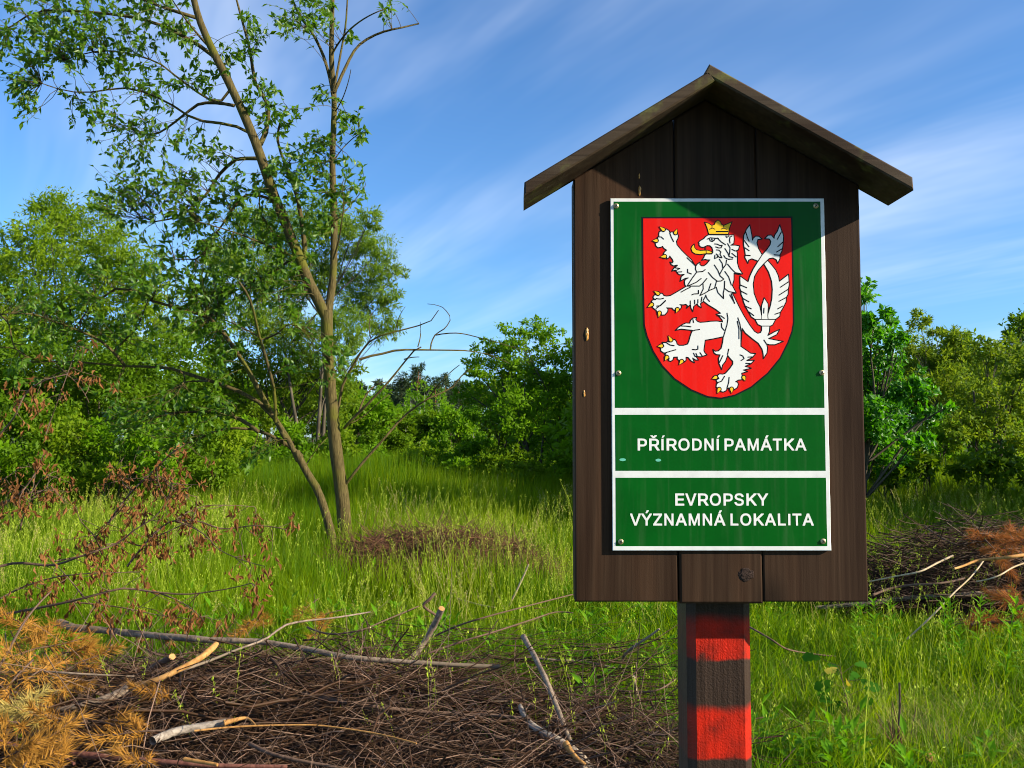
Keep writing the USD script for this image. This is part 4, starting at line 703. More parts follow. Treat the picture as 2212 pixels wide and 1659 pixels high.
mz_ = ground_z(mx_, my_) + mound(mx_, my_) * .82 - .035 + (meshkit.fbm(np.stack([mx_ * 9, my_ * 9, 0 * mx_], -1), 3, 8) - .5) * .06
a_ = (np.arange(97)[:, None] * 64 + np.arange(63)[None]); mf = np.stack([a_, a_ + 64, a_ + 65, a_ + 1], -1).reshape(-1, 4)
part(bp, "litter", (np.stack([mx_, my_, mz_], -1).reshape(-1, 3), mf[:, [0, 1, 2]].tolist() + mf[:, [0, 2, 3]].tolist()), litter_mat, True, kind="stuff")
def twig_cloud(n, region, hfun, len_, rad, ang_sd, rng, lift=(0.75, 1.15), seg=5, curl=.10, pitch=.10, a0=0.0):
    """n thin bent twigs laid over a heap: vectorised three sided tubes"""
    x, y = region(n, rng); th = a0 + rng.normal(size=n) * ang_sd; th = np.where(rng.random(n) < .12, rng.random(n) * 3.14, th)
    L_ = len_[0] + (len_[1] - len_[0]) * rng.random(n) ** 1.5; r_ = rad[0] + (rad[1] - rad[0]) * rng.random(n) ** 3
    d = np.stack([np.cos(th), np.sin(th), rng.normal(size=n) * pitch], 1); s_ = np.linspace(-.5, .5, seg + 1)
    side = np.stack([-np.sin(th), np.cos(th), np.zeros(n)], 1); k1, k2 = rng.normal(size=n) * curl, rng.normal(size=n) * curl
    p = np.stack([x, y, np.zeros(n)], 1)[:, None] + (s_[None, :, None] * L_[:, None, None]) * d[:, None] 
    p += (L_ * k1)[:, None, None] * (s_ ** 2 * 2)[None, :, None] * side[:, None] + (L_ * k2)[:, None, None] * (s_ ** 2 * 2 + s_ ** 3 * 2)[None, :, None] * np.array([0, 0, 1.0])
    p += rng.normal(size=p.shape) * (L_ * .012)[:, None, None]
    p[..., 2] += ground_z(p[..., 0], p[..., 1]) * .0 + (hfun(x, y) * (lift[0] + (lift[1] - lift[0]) * rng.random(n)))[:, None] + .01
    p[..., 2] = np.maximum(p[..., 2], ground_z(p[..., 0], p[..., 1]) + .004)
    g = np.arange(3) * 2.0944; rr = r_[:, None] * np.linspace(1.0, .55, seg + 1)[None]
    up = np.array([0, 0, 1.0]); A_ = side[:, None, None] * np.cos(g)[None, None, :, None] + up * np.sin(g)[None, None, :, None]
    v = p[:, :, None] + rr[:, :, None, None] * A_
    nv = (seg + 1) * 3; i, j = np.meshgrid(np.arange(seg), np.arange(3), indexing="ij"); a, b = i * 3 + j, i * 3 + (j + 1) % 3
    f1 = np.concatenate([np.stack([a, b, b + 3], -1).reshape(-1, 3), np.stack([a, b + 3, a + 3], -1).reshape(-1, 3)])
    return v.reshape(-1, 3), (np.arange(n)[:, None, None] * nv + f1[None]).reshape(-1, 3)
def pile_region(n, rng):
    xs, ys = [], []
    while len(xs) < n:
        x = rng.uniform(-3.7, 1.15, n * 2); y = rng.uniform(2.6, 5.5, n * 2); k = mound(x, y) > .05 * rng.random(n * 2); xs += list(x[k]); ys += list(y[k])
    return np.array(xs[:n]), np.array(ys[:n])
part(bp, "twigs", twig_cloud(5000, pile_region, mound, (.12, .60), (.0018, .0054), 1.15, RB, (.62, 1.10), 5, .24, .36), twig_mat, True, kind="stuff")
part(bp, "pale_twigs", twig_cloud(1300, pile_region, mound, (.15, .7), (.0012, .0034), 1.3, RB, (.92, 1.22), 5, .16, .55), pale_twig_mat, True, kind="stuff")
part(bp, "sticks", twig_cloud(420, pile_region, mound, (.4, 1.3), (.0035, .009), .6, RB, (.9, 1.16), 8, .18, .12), twig_mat, True, kind="stuff")
part(bp, "loose_twigs", twig_cloud(620, lambda n, r: (np.minimum(r.normal(size=n) * 1.0 - .5, .75), 5.1 + r.normal(size=n) * .5), lambda x, y: .05 + .12 * np.exp(-((x + .2) / 1.4) ** 2), (.3, 1.2), (.0015, .005), .5, RB, (.2, 1.6), 6, .12, .14), twig_mat, True, kind="stuff")

def stick(name, label, cat, pp, w0, w1, zs, mat, cut=False, sides=9, n=20, group=None, lump=.10):
    """a stick or log through points of the photograph's grid, each at its own height zs above the ground"""
    q = smooth_path(np.array(pp, float), n); z = np.interp(np.linspace(0, 1, n), np.linspace(0, 1, len(zs)), zs)
    p = np.array([onz(x, y, h) for (x, y), h in zip(q, z)])
    for k in range(n):                 # rest on the heap where the heap is higher than the given height
        h = z[k]
        while h < 1.0 and p[k, 2] < float(ground_z(p[k, 0], p[k, 1]) + 1.02 * mound(p[k, 0], p[k, 1])) + .02 * (k < n - 1): h += .01; p[k] = onz(q[k, 0], q[k, 1], h)
    d = np.linalg.norm(p - EYE, axis=1)
    r = np.linspace(w0, w1, n) * .5 / FPX * d
    v, f = tube(p, r, sides, not cut, lump, int(abs(pp[0][0])) + 1)
    if not cut: return solo(name, (v, f), mat, label, cat, group, smooth=60)
    t = thing(name, p[0], label, cat, group); part(t, "bark", (v, f), mat, 60)
    e = MB(); a = np.arange(sides); c = p[-1] + unit(p[-1] - p[-2]) * r[-1] * .12
    ring = v[(n - 1) * sides: n * sides]; e.add(np.vstack([ring, c]), np.stack([a, (a + 1) % sides, np.full(sides, sides)], 1)); part(t, "cut_end", e.mesh(), wood_cut)
    return t
stick("fallen_limb", "long grey limb lying across the back of the brushwood pile", "branch", [(128, 1345), (145, 1354), (230, 1362), (330, 1372), (450, 1382), (560, 1386), (640, 1398), (760, 1420), (900, 1431), (1080, 1440)], 14, 8, [.40, .40, .42, .42, .40, .38, .36, .34], wood_grey, lump=.14, n=30)
stick("peeled_branch", "orange peeled branch pointing up right out of the pine needles", "branch", [(215, 1488), (312, 1476), (348, 1465), (385, 1447), (433, 1421), (466, 1392)], 8, 13, [.34, .36, .40, .44, .48, .52], wood_orange, True)
stick("grey_branch", "short blue grey broken branch below the peeled orange branch", "branch", [(125, 1533), (139, 1531), (205, 1517), (275, 1489)], 10, 17, [.33, .36, .40], wood_grey, True)
stick("thin_branch", "thin pale grey branch running right from the peeled branch", "branch", [(385, 1450), (440, 1432), (513, 1403), (572, 1381), (623, 1348), (733, 1333), (800, 1322)], 6, 3, [.42, .44, .46, .46, .46], wood_grey)
stick("stub", "short dark stub with a sawn orange end behind the peeled branch", "branch", [(312, 1454), (340, 1437), (372, 1419)], 12, 13, [.33, .38, .44], wood_brown, True)
stick("broken_birch", "pale grey torn birch branch in the middle of the pile", "branch", [(330, 1601), (385, 1579), (440, 1569), (488, 1561)], 16, 15, [.33, .34, .35], wood_birch, True)
stick("splinter", "orange splintered wood torn from the pale birch branch", "branch", [(484, 1562), (505, 1556), (528, 1551), (553, 1568)], 11, 3, [.36, .37, .36], wood_orange)
stick("red_branch", "red barked branch along the bottom edge of the picture", "branch", [(154, 1627), (257, 1638), (367, 1647), (477, 1654), (620, 1656)], 12, 7, [.33, .34, .33], wood_red)
stick("peeled_branch", "bright orange peeled stick lying on the red barked branch", "branch", [(398, 1640), (435, 1646), (470, 1652)], 8, 6, [.37, .37, .37], wood_orange)
stick("red_twig", "red brown twig at the lower left corner", "branch", [(-10, 1600), (55, 1615), (103, 1622), (160, 1650)], 8, 5, [.36, .36, .35], wood_red)
stick("thin_branch", "brown branch slanting through the bottom middle of the pile", "branch", [(540, 1607), (594, 1630), (697, 1652), (760, 1662)], 8, 5, [.34, .32, .30], wood_brown)
stick("thin_branch", "long tan twig bowed across the lower pile", "branch", [(420, 1579), (550, 1568), (660, 1566), (774, 1578), (900, 1606)], 4, 3, [.36, .37, .36], wood_orange)
stick("thin_branch", "grey twig crossing the orange needles at the left edge", "branch", [(-10, 1454), (73, 1450), (180, 1456), (290, 1461)], 5, 3, [.46, .48, .45], wood_grey)
stick("thin_branch", "brown twig rising steeply at the left edge over the needles", "branch", [(-5, 1447), (22, 1399), (55, 1340), (110, 1278)], 5, 3, [.48, .55, .62, .70], wood_brown)
stick("upright_stub", "thick stub with a sawn top standing up from the back of the pile", "branch", z4("600,990 650,930 720,820 775,702"), 12, 14, [.22, .30, .40, .52], wood_grey, True)
stick("forked_twig", "small dark twig with a broken orange tip left of the upright stub", "branch", z4("770,760 740,740 670,682 705,650 735,615"), 5, 7, [.34, .38, .44, .48, .52], wood_brown)
stick("leaning_stick", "long grey stick leaning right in the middle foreground", "branch", z4("1245,865 1320,1000 1390,1150 1450,1300 1500,1430 1542,1520"), 12, 9, [.46, .42, .37, .30, .24, .16], wood_grey)
stick("birch_log", "white peeled log with torn orange end at the bottom centre", "branch", z4("1225,1265 1250,1320 1300,1380 1400,1440 1500,1500 1620,1622"), 10, 24, [.24, .24, .22, .20, .18, .16], wood_birch)
stick("splinter", "orange torn splinter beside the white log", "branch", z4("1490,1480 1530,1540 1600,1600"), 14, 6, [.26, .24, .22], wood_orange)
stick("thin_branch", "dark branch lying level across the middle of the pile", "branch", z4("0,1190 280,1255 500,1280 750,1302 1000,1312 1285,1340"), 9, 6, [.32, .30, .28, .26], wood_brown)
stick("arched_twig", "upper of two dark twigs arching right towards the board", "branch", z4("720,870 860,805 1000,760 1300,680 1536,620"), 4, 2.5, [.30, .44, .48, .46], wood_brown)
stick("arched_twig", "lower of two dark twigs arching right towards the board", "branch", z4("700,960 900,890 1100,830 1300,765 1450,722 1530,728"), 5, 2.5, [.30, .38, .42, .42], wood_brown)
stick("thin_branch", "dark twig bowed over the grass left of the upright stub", "branch", z4("0,810 150,850 300,830 450,770 640,690"), 4, 2.5, [.30, .36, .42, .40], wood_brown)
stick("pale_stick", "bleached stick lying left in the grass above the pile", "branch", z4("600,528 690,540 760,556 890,577"), 5, 4, [.16, .16, .16], wood_pale)
stick("pale_stick", "bleached bowed stick lying highest in the grass above the pile", "branch", z4("690,522 850,482 960,480 1110,512"), 4, 4, [.22, .24, .22], wood_pale)
stick("white_stub", "short white broken birch piece lying in the grass", "branch", z4("925,642 1000,634 1082,624"), 6, 10, [.12, .12, .12], bark_birch)
stick("pale_stick", "bleached stick lying below the white birch piece", "branch", z4("760,600 880,650 1080,697"), 5, 3, [.14, .14, .13], wood_pale)
stick("pale_stick", "upright tan twig standing in the grass left of the board", "branch", z4("1275,450 1220,570 1155,700"), 3.5, 5, [.46, .28, .10], wood_pale)
stick("pale_stick", "crooked pale twig standing between pile and post", "branch", z4("2028,820 1960,870 1900,910 1830,970 1800,1042"), 4, 7, [.40, .34, .28, .20, .10], wood_grey)
stick("white_stub", "short pale stub standing at the right end of the pile", "branch", z4("1878,1088 1884,1140 1892,1210"), 7, 8, [.24, .16, .06], wood_pale)
stick("pale_stick", "grey stick lying along the right end of the pile", "branch", z4("1260,980 1450,1000 1580,1005 1700,1030 1790,1050"), 5, 4, [.16, .15, .12], wood_grey)
stick("thin_branch", "brown twig lying right of the pale stub towards the post", "branch", z4("1720,1165 1850,1180 1965,1182 2120,1110"), 4, 3, [.14, .15, .2], wood_brown)
stick("thin_branch", "brown twig sloping down right from behind the post", "branch", z5("490,825 560,865 620,900 720,960 860,985 1000,1000"), 4, 2.5, [.34, .28, .14, .1], wood_brown)
stick("pale_stick", "tan stick lying in the grass left of the brown heap", "branch", z4("-40,460 150,470 300,490 460,515"), 4, 4, [.2, .2, .2], wood_pale)

# brown heap of withered brush behind
hb = thing("brown_brush_heap", (-.75, 8.6, 0), "heap of withered red brown brush in the grass right of the forked tree", "brushwood", None, "stuff")
def heap1(x, y):
    q = ((x + .66) / 1.25) ** 2 + ((y - 8.6) / .8) ** 2; return (.30 + .34 * meshkit.noise(np.stack([x * 2.2, y * 2.2, 0 * x], -1), 6)) * np.clip(1 - q, 0, 1) ** .55
def reg1(n, r): 
    a, q = r.random(n) * 6.283, np.sqrt(r.random(n)); return -.66 + 1.2 * q * np.cos(a), 8.6 + .76 * q * np.sin(a)
brush_mat = usdkit.material(stage, lk("brown_brush"), {"g": ("geometry", {}), "r": ("rgb_ramp", {"ramp": [(0.0, (0.110, 0.050, 0.024)), (0.6, (0.270, 0.140, 0.070)), (1.0, (0.480, 0.330, 0.180))]}), "p": ("principled_bsdf", {"roughness": 0.7, "specular_ior_level": 0.2})}, [("g.random_per_island", "r.fac"), ("r.color", "p.base_color")], surface="p.BSDF")
part(hb, "twigs", twig_cloud(5200, reg1, heap1, (.12, .45), (.0026, .0055), 1.0, RB, (.55, 1.15), 4, .25, .6), brush_mat, True, kind="stuff")
# brush pile on the right
rb = thing("brushwood_heap", (4.0, 7.6, 0), "heap of cut branches and twigs in the grass at the right edge", "brushwood", None, "stuff")
def heap2(x, y):
    q = ((x - 4.7) / 2.4) ** 2 + ((y - 7.5) / 1.0) ** 2; return .74 * np.clip(1 - q, 0, 1) ** .7 * (.75 + .4 * meshkit.noise(np.stack([x * 1.5, y * 1.5, 0 * x], -1), 11)) 
def reg2(n, r):
    a, q = r.random(n) * 6.283, np.sqrt(r.random(n)); return 4.6 + 2.15 * q * np.cos(a), 7.5 + .9 * q * np.sin(a)
part(rb, "twigs", twig_cloud(3600, reg2, heap2, (.25, 1.0), (.002, .007), .6, RB, (.45, 1.1), 6, .18, .25, .10), twig_mat, True, kind="stuff")
bx_, by_ = np.meshgrid(np.linspace(2.4, 6.8, 50), np.linspace(6.6, 8.4, 24), indexing="ij"); bz_ = ground_z(bx_, by_) + heap2(bx_, by_) * .7 - .05
a_ = (np.arange(49)[:, None] * 24 + np.arange(23)[None]); mf = np.stack([a_, a_ + 24, a_ + 25, a_ + 1], -1).reshape(-1, 4)
part(rb, "litter", (np.stack([bx_, by_, bz_], -1).reshape(-1, 3), mf[:, [0, 1, 2]].tolist() + mf[:, [0, 2, 3]].tolist()), litter_mat, True, kind="stuff")
stick("fallen_limb", "tan limb lying on top of the right brushwood heap", "branch", z5("2200,385 2111,402 1990,420 1900,428 1820,440 1760,465 1700,485"), 7, 4, [.70, .68, .64, .60], wood_orange)
stick("fallen_limb", "grey limb at the foot of the right brushwood heap, beside the board", "branch", z5("880,716 1040,700 1200,688 1350,665 1500,650 1750,640 1950,615"), 8, 10, [.14, .2, .26, .3], wood_grey)
stick("pale_stick", "long pale twig slanting down across the right heap", "branch", z5("1880,425 1800,530 1700,625 1620,710 1540,790 1420,900"), 2.5, 3.5, [.62, .52, .42, .3, .16], wood_pale)
stick("pale_stick", "pale twig leaning left out of the right heap", "branch", z5("1690,408 1600,450 1500,500 1350,530 1200,560"), 4, 2.5, [.56, .5, .44, .36], wood_pale)
stick("thin_branch", "thin dark twig standing out of the right heap against shaded grass", "branch", z5("1530,235 1600,285 1680,330 1750,352"), 3, 4, [.72, .66, .6], wood_brown)
stick("thin_branch", "brown twig lying lower across the right heap", "branch", z5("1220,640 1330,600 1450,580 1600,572 1760,540"), 5, 4, [.3, .38, .42], wood_brown)
stick("thin_branch", "pale brown twig at the upper right edge of the heap", "branch", z5("2200,430 2060,470 1950,530 1830,560"), 3.5, 2.5, [.64, .58, .5], wood_pale)
stick("thin_branch", "dark stick poking from the lower right side of the heap", "branch", z5("2060,800 1930,800 1800,812"), 5, 6, [.24, .22, .2], wood_brown)

# ---------------------------------------------------------------- dry pine branches
RN = np.random.default_rng(13)
def sprig_mesh(rng, n=110, ln=.16, nl=.08, spread=.95):
    """needles fanned round a short shoot that grows along +x"""
    t = rng.random(n) ** .8; c = np.c_[t * ln, rng.normal(size=n) * .003, rng.normal(size=n) * .003]; a = rng.random(n) * 6.283
    d = np.c_[.35 + .9 * t, spread * np.cos(a), spread * np.sin(a)]; d = unit(d + rng.normal(size=(n, 3)) * .12); L_ = nl * (.7 + .5 * rng.random(n))
    s = unit(np.cross(d, rng.normal(size=(n, 3)))); tip = c + d * L_[:, None] + np.c_[np.zeros(n), np.zeros(n), -L_ * .12]; w = .0021
    v = np.stack([c - s * w, c + s * w, tip], 1).reshape(-1, 3); return v, np.arange(3 * n).reshape(-1, 3)
def pine_sprig(mat, seed, nl=.075):
    rng = np.random.default_rng(seed); t = thing("dry_pine_sprig", (0, 0, 0)); sm = MB(); sm.add(*tube(np.array([[-.16, 0, 0], [-.05, .008, .01], [.05, .004, 0], [.15, 0, .01]]), [.0045, .0035, .003, .0015], 5)); part(t, "stem", sm.mesh(), wood_brown, True)
    nd = MB()
    for k, (ox, oa) in enumerate(((0, 0), (-.08, .8), (-.07, -.9), (-.02, .35))):
        v, f = sprig_mesh(rng, 60 if k else 90, .14 if k else .17, nl); c, s = math.cos(oa), math.sin(oa); M = np.array([[c, -s, 0], [s, c, 0], [0, 0, 1]]); nd.add(v @ M.T + [ox, 0, 0], f)
    part(t, "needles", nd.mesh(), mat, kind="stuff"); return t
protos = []
sp_px = [(60, 1382, .50), (105, 1400, .50), (150, 1412, .48), (195, 1425, .47), (40, 1432, .50), (95, 1450, .48), (20, 1480, .48), (150, 1475, .42), (15, 1560, .44), (112, 1505, .42), (120, 1562, .40), (90, 1605, .40), (40, 1615, .42), (270, 1585, .38), (300, 1640, .38), (255, 1560, .37), (340, 1495, .38), (60, 1650, .42), (130, 1645, .40), (10, 1400, .50), (30, 1340, .52), (100, 1355, .50), (530, 1355, .30), (560, 1345, .30), (700, 1330, .26), (690, 1360, .26), (660, 1315, .26), (10, 1640, .42)]
pale_px = [(55, 1515, .44), (30, 1535, .44), (75, 1540, .43)]
def place_sprigs(px, mat, seed, label, group, nl=.075):
    src = [pine_sprig(mat, seed + k, nl) for k in range(3)]
    for i, (x, y, z) in enumerate(px):
        p = onz(x, y, z); rz, sc, ti = RN.random() * 360, .62 + .42 * RN.random(), (RN.normal() * 25, RN.normal() * 22 - 10)
        if i < 3:
            pr_ = stage.GetPrimAtPath(src[i]["path"]); xf = UsdGeom.Xformable(pr_); xf.ClearXformOpOrder(); pr_.RemoveProperty("xformOp:translate")
            xf.AddTranslateOp().Set(Gf.Vec3d(*map(float, p))); xf.AddRotateXYZOp().Set(Gf.Vec3f(float(ti[0]), float(ti[1]), float(rz))); xf.AddScaleOp().Set(Gf.Vec3f(sc, sc, sc)); tag(pr_, label, "pine branch", group)
        else: copy_of(src[i % 3], "dry_pine_sprig", p, rz, sc, label, "pine branch", group, ti)
place_sprigs(sp_px, needle_dry, 100, "dry pine sprig with bushy orange brown needles on the brushwood pile", "dry orange pine sprigs")
place_sprigs(pale_px, needle_pale, 200, "dry pine sprig with paler straw green needles among orange ones at left", "pale pine sprigs")
needle_rust = foliage("rust_needle", (0.200, 0.060, 0.015), (0.480, 0.190, 0.050), 0.25, 0.6, 3.5, (0.5, 0.18, 0.03))
place_sprigs([(2120, 1165, .66), (2150, 1158, .70), (2185, 1152, .72), (2205, 1170, .70), (2140, 1185, .62), (2175, 1185, .64), (2210, 1195, .66), (2100, 1175, .62), (2230, 1160, .72), (2160, 1205, .58), (2200, 1310, .35), (2180, 1290, .38), (2130, 1350, .2), (2110, 1345, .2)], needle_rust, 300, "dry rust brown conifer sprig on top of the right brushwood heap", "rust brown conifer sprigs", .09)
# ---------------------------------------------------------------- grass
RG = np.random.default_rng(77)
def blades(n, rad, h, w, lean, rng, seg=3, droop=.35):
    a = rng.random(n) * 6.283; r = rad * np.sqrt(rng.random(n)); b = np.c_[r * np.cos(a), r * np.sin(a), np.full(n, -.03)]
    az = rng.random(n) * 6.283; ln = np.abs(rng.normal(size=n)) * lean; H = h * (.45 + .6 * rng.random(n)); dr_ = droop * rng.random(n) ** 2
    hd = np.c_[np.cos(az), np.sin(az), np.zeros(n)]; sd = np.c_[-np.sin(az), np.cos(az), np.zeros(n)]; rot_ = rng.random(n) * 3.14
    sd = sd * np.cos(rot_)[:, None] + hd * np.sin(rot_)[:, None]; vs = []
    for k in range(seg + 1):
        t = k / seg; c = b + hd * (H * (ln * t + dr_ * t ** 2.2 * 1.3))[:, None] + np.c_[np.zeros(n), np.zeros(n), H * (t - dr_ * t ** 2.5 * .55)]
        ww = w * (1 - t ** 1.8) * .5
        if k < seg: vs += [c - sd * ww, c + sd * ww]
        else: vs += [c]
    m = 2 * seg + 1; v = np.stack(vs, 1).reshape(-1, 3); f = []
    for k in range(seg - 1): f += [[2 * k, 2 * k + 1, 2 * k + 3], [2 * k, 2 * k + 3, 2 * k + 2]]
    f += [[2 * seg - 2, 2 * seg - 1, 2 * seg]]; return v, (np.arange(n)[:, None, None] * m + np.array(f)[None]).reshape(-1, 3)
def seed_stems(n, rad, h, rng, w=.003, dens=16):
    mb = MB()
    for _ in range(n):
        a, r = rng.random() * 6.283, rad * math.sqrt(rng.random()); b = np.array([r * math.cos(a), r * math.sin(a), -.02]); H = h * (.75 + .4 * rng.random()); az = rng.random() * 6.283; ln = .04 + .14 * rng.random()
        t = np.linspace(0, 1, 6); p = b + np.outer(H * ln * (t + .8 * t ** 3), [math.cos(az), math.sin(az), 0]) + np.outer(H * t, [0, 0, 1.0]); mb.add(*tube(p, np.linspace(w * .5, w * .22, 6), 3, False))
        k = dens; tt = .76 + .24 * rng.random(k); c = np.stack([np.interp(tt, t, p[:, i]) for i in range(3)], 1); c += rng.normal(size=c.shape) * [.008, .008, .004]
        v, f = leaves2(c, rng.normal(size=(k, 3)) * .35 + [0, 0, 1], rng.normal(size=(k, 3)), .020, .006); mb.add(v, f)
    return mb.mesh()
def instancer(name, protos, pos, idx, rotz, scl, label, cat):
    p = path_for(name); pi = UsdGeom.PointInstancer.Define(stage, p); UsdGeom.Scope.Define(stage, p + "/kinds"); paths = []
    for k, (m, mat) in enumerate(protos):
        q = f"{p}/kinds/tuft_{k:03d}"; usdkit.mesh(stage, q, m, mat, False); paths.append(q)
    pi.CreatePrototypesRel().SetTargets(paths); pi.CreateProtoIndicesAttr(Vt.IntArray.FromNumpy(idx.astype(np.int32))); pi.CreatePositionsAttr(Vt.Vec3fArray.FromNumpy(pos.astype(np.float32)))
    h = np.radians(rotz) / 2; pi.CreateOrientationsAttr(Vt.QuathArray([Gf.Quath(float(math.cos(x)), 0.0, 0.0, float(math.sin(x))) for x in h]))
    pi.CreateScalesAttr(Vt.Vec3fArray.FromNumpy(np.asarray(scl, np.float32))); tag(pi.GetPrim(), label, cat, kind="stuff")
def wedge(n, y0, y1, rng, margin=1.25, p=1.0):
    y = y0 + (y1 - y0) * rng.random(n) ** p; x = (rng.random(n) * 2 - 1) * y * .577 * margin + 0; return x, y
def not_pile(x, y, rng):
    m = mound(x, y); return rng.random(len(x)) > np.clip(m * 10, 0, .945)
def fin(x, y): return np.stack([x, y, ground_z(x, y)], 1)
# tall sunny meadow: 6 to 22 m
tall = [(blades(34, .17, .62, .0085, .22, np.random.default_rng(400 + k)), grass_lit) for k in range(5)] + [(blades(34, .17, .50, .0085, .3, np.random.default_rng(420 + k)), grass_fresh) for k in range(3)]
x, y = wedge(7400, 5.6, 14, RG, 1.42, .8); k = not_pile(x, y, RG) & ~((x > .2) & (y < 7.2)); x, y = x[k], y[k]
patch = meshkit.fbm(np.stack([x * .5, y * .5, 0 * x], -1), 3, 9); n = len(x)
hs = .55 + .65 * patch + .15 * RG.random(n); hs *= np.where((x > .3) & (y < 9), .62, 1.0) * np.where((np.abs(x + .2) < 1.3) & (y < 7.4), .62, 1.0) * np.clip(.6 + (y - 5.5) * .25, .6, 1.05)
hs *= 1 - .3 * (heap1(x, y) > .1) - .4 * (heap2(x, y) > .12); hs *= 1 + .45 * np.clip((y - 9.5) / 3.5, 0, 1)
idx = np.where(RG.random(n) < np.clip(.2 + .5 * (x > 0), 0, 1), RG.integers(5, 8, n), RG.integers(0, 5, n))
instancer("meadow_grass", tall, fin(x, y), idx, RG.random(n) * 360, np.stack([np.ones(n), np.ones(n), hs], 1), "tall sunny yellow green meadow grass around the trees and heaps", "grass")
# far meadow
fart = [(blades(60, .30, .80, .010, .22, np.random.default_rng(440 + k)), grass_lit if k < 3 else grass_fresh) for k in range(5)]
x, y = wedge(9000, 13.5, 42, RG, 1.2, 1.3); n = len(x); patch = meshkit.fbm(np.stack([x * .4, y * .4, 0 * x], -1), 3, 19)
instancer("far_meadow_grass", fart, fin(x, y), RG.integers(0, 5, n), RG.random(n) * 360, np.stack([np.ones(n), np.ones(n), (.75 + .8 * patch) * np.where(x < -1.5, 1.3, 1.1)], 1), "long meadow grass farther back reaching under the tree line", "grass")
# short fresh grass in the right foreground and round the pile
short = [(blades(40, .14, .24, .0078, .55, np.random.default_rng(460 + k), 4, .6), grass_fresh) for k in range(5)] + [(blades(28, .14, .30, .0072, .4, np.random.default_rng(470 + k), 4, .6), grass_lit) for k in range(3)]
x, y = wedge(6400, 3.5, 9.0, RG, 1.45, .8); k = not_pile(x, y, RG) & (RG.random(len(x)) > .55 * (heap2(x, y) > .2)); x, y = x[k], y[k]; n = len(x); patch = meshkit.fbm(np.stack([x * .9, y * .9, 0 * x], -1), 3, 29)
instancer("short_grass", short, fin(x, y), np.where(RG.random(n) < .75, RG.integers(0, 5, n), RG.integers(5, 8, n)), RG.random(n) * 360, np.stack([np.ones(n), np.ones(n), .25 + 1.15 * patch + .5 * RG.random(n) ** 3], 1), "fresh short green grass around the post and brushwood pile", "grass")
# thatch of dry blades low in the grass
th_ = [(blades(40, .16, .20, .0040, 1.1, np.random.default_rng(480 + k), 4, .9), straw) for k in range(3)]
x, y = wedge(2600, 3.6, 12, RG, 1.2, .7); k = not_pile(x, y, RG); x, y = x[k], y[k]
k = meshkit.fbm(np.stack([x * .8, y * .8, 0 * x], -1), 3, 39) > .50; x, y = x[k], y[k]
ex = np.r_[x, RG.normal(size=60) * .25 + .75, RG.normal(size=50) * .35 + 2.0]; ey = np.r_[y, RG.normal(size=60) * .25 + 4.4, RG.normal(size=50) * .18 + 4.25]; n = len(ex)
instancer("dry_grass", th_, fin(ex, ey), RG.integers(0, 3, n), RG.random(n) * 360, np.stack([np.ones(n)] * 3, 1) * (.7 + .5 * RG.random(n))[:, None], "matted straw coloured dry grass low among the green", "grass")
# broad leaved herbs among the grass
def rosette(rng, n=16, h=.16):
    a = rng.random(n) * 6.283; el = .2 + .9 * rng.random(n); r = .05 * rng.random(n); z = h * rng.random(n); c = np.c_[r * np.cos(a), r * np.sin(a), z]; d = np.c_[np.cos(a) * np.cos(el), np.sin(a) * np.cos(el), np.sin(el)]
    return leaves(c, d, np.c_[-np.cos(a) * .5, -np.sin(a) * .5, np.ones(n)], .07 * (.6 + .7 * rng.random(n)), .024, .1)
hb_ = [(rosette(np.random.default_rng(520 + k), 14 + 3 * k, .10 + .05 * k), herb) for k in range(4)]
x, y = wedge(1500, 3.6, 9.5, RG, 1.2, .8); k = not_pile(x, y, RG) & (meshkit.fbm(np.stack([x * .7, y * .7, 0 * x], -1), 3, 59) > .45) & (np.hypot(x - 1.98, y - 4.7) > .75); x, y = x[k], y[k]; n = len(x)
instancer("meadow_herbs", hb_, fin(x, y), RG.integers(0, 4, n), RG.random(n) * 360, np.stack([np.ones(n)] * 3, 1) * (.7 + .8 * RG.random(n))[:, None], "small broad leaved green herbs scattered through the near grass", "herbs")
# single long stems in the near grass and through the pile
ls_ = [(seed_stems(2, .10, .55, np.random.default_rng(540 + k), .0036, 10), stem_green) for k in range(4)]
x, y = wedge(420, 3.6, 8, RG, 1.1, .8); n = len(x)
instancer("long_grass_stems", ls_, fin(x, y), RG.integers(0, 4, n), RG.random(n) * 360, np.stack([np.ones(n), np.ones(n), .6 + .5 * RG.random(n)], 1), "single long pale green grass stems in the near grass and the brushwood", "grass")
# flowering stems with seed heads
sd = [(seed_stems(5, .20, .95, np.random.default_rng(500 + k)), stem_green if k < 4 else straw) for k in range(5)]
x, y = wedge(1800, 5.8, 14, RG, 1.25, .8); k = not_pile(x, y, RG) & (meshkit.fbm(np.stack([x * .45, y * .45, 0 * x], -1), 3, 49) > .42) & ~((x > .3) & (y < 6.8)); x, y = x[k], y[k]; n = len(x)
s_ = (.55 + .4 * RG.random(n)) * np.where((x > .3) & (y < 9.5), .8, 1) * np.clip(.55 + (y - 5.8) * .3, .5, 1)
instancer("seeding_grass", sd, fin(x, y), RG.integers(0, 5, n), RG.random(n) * 360, np.stack([np.ones(n), np.ones(n), s_], 1), "tall straw coloured grass stems with seed heads above the meadow", "grass")

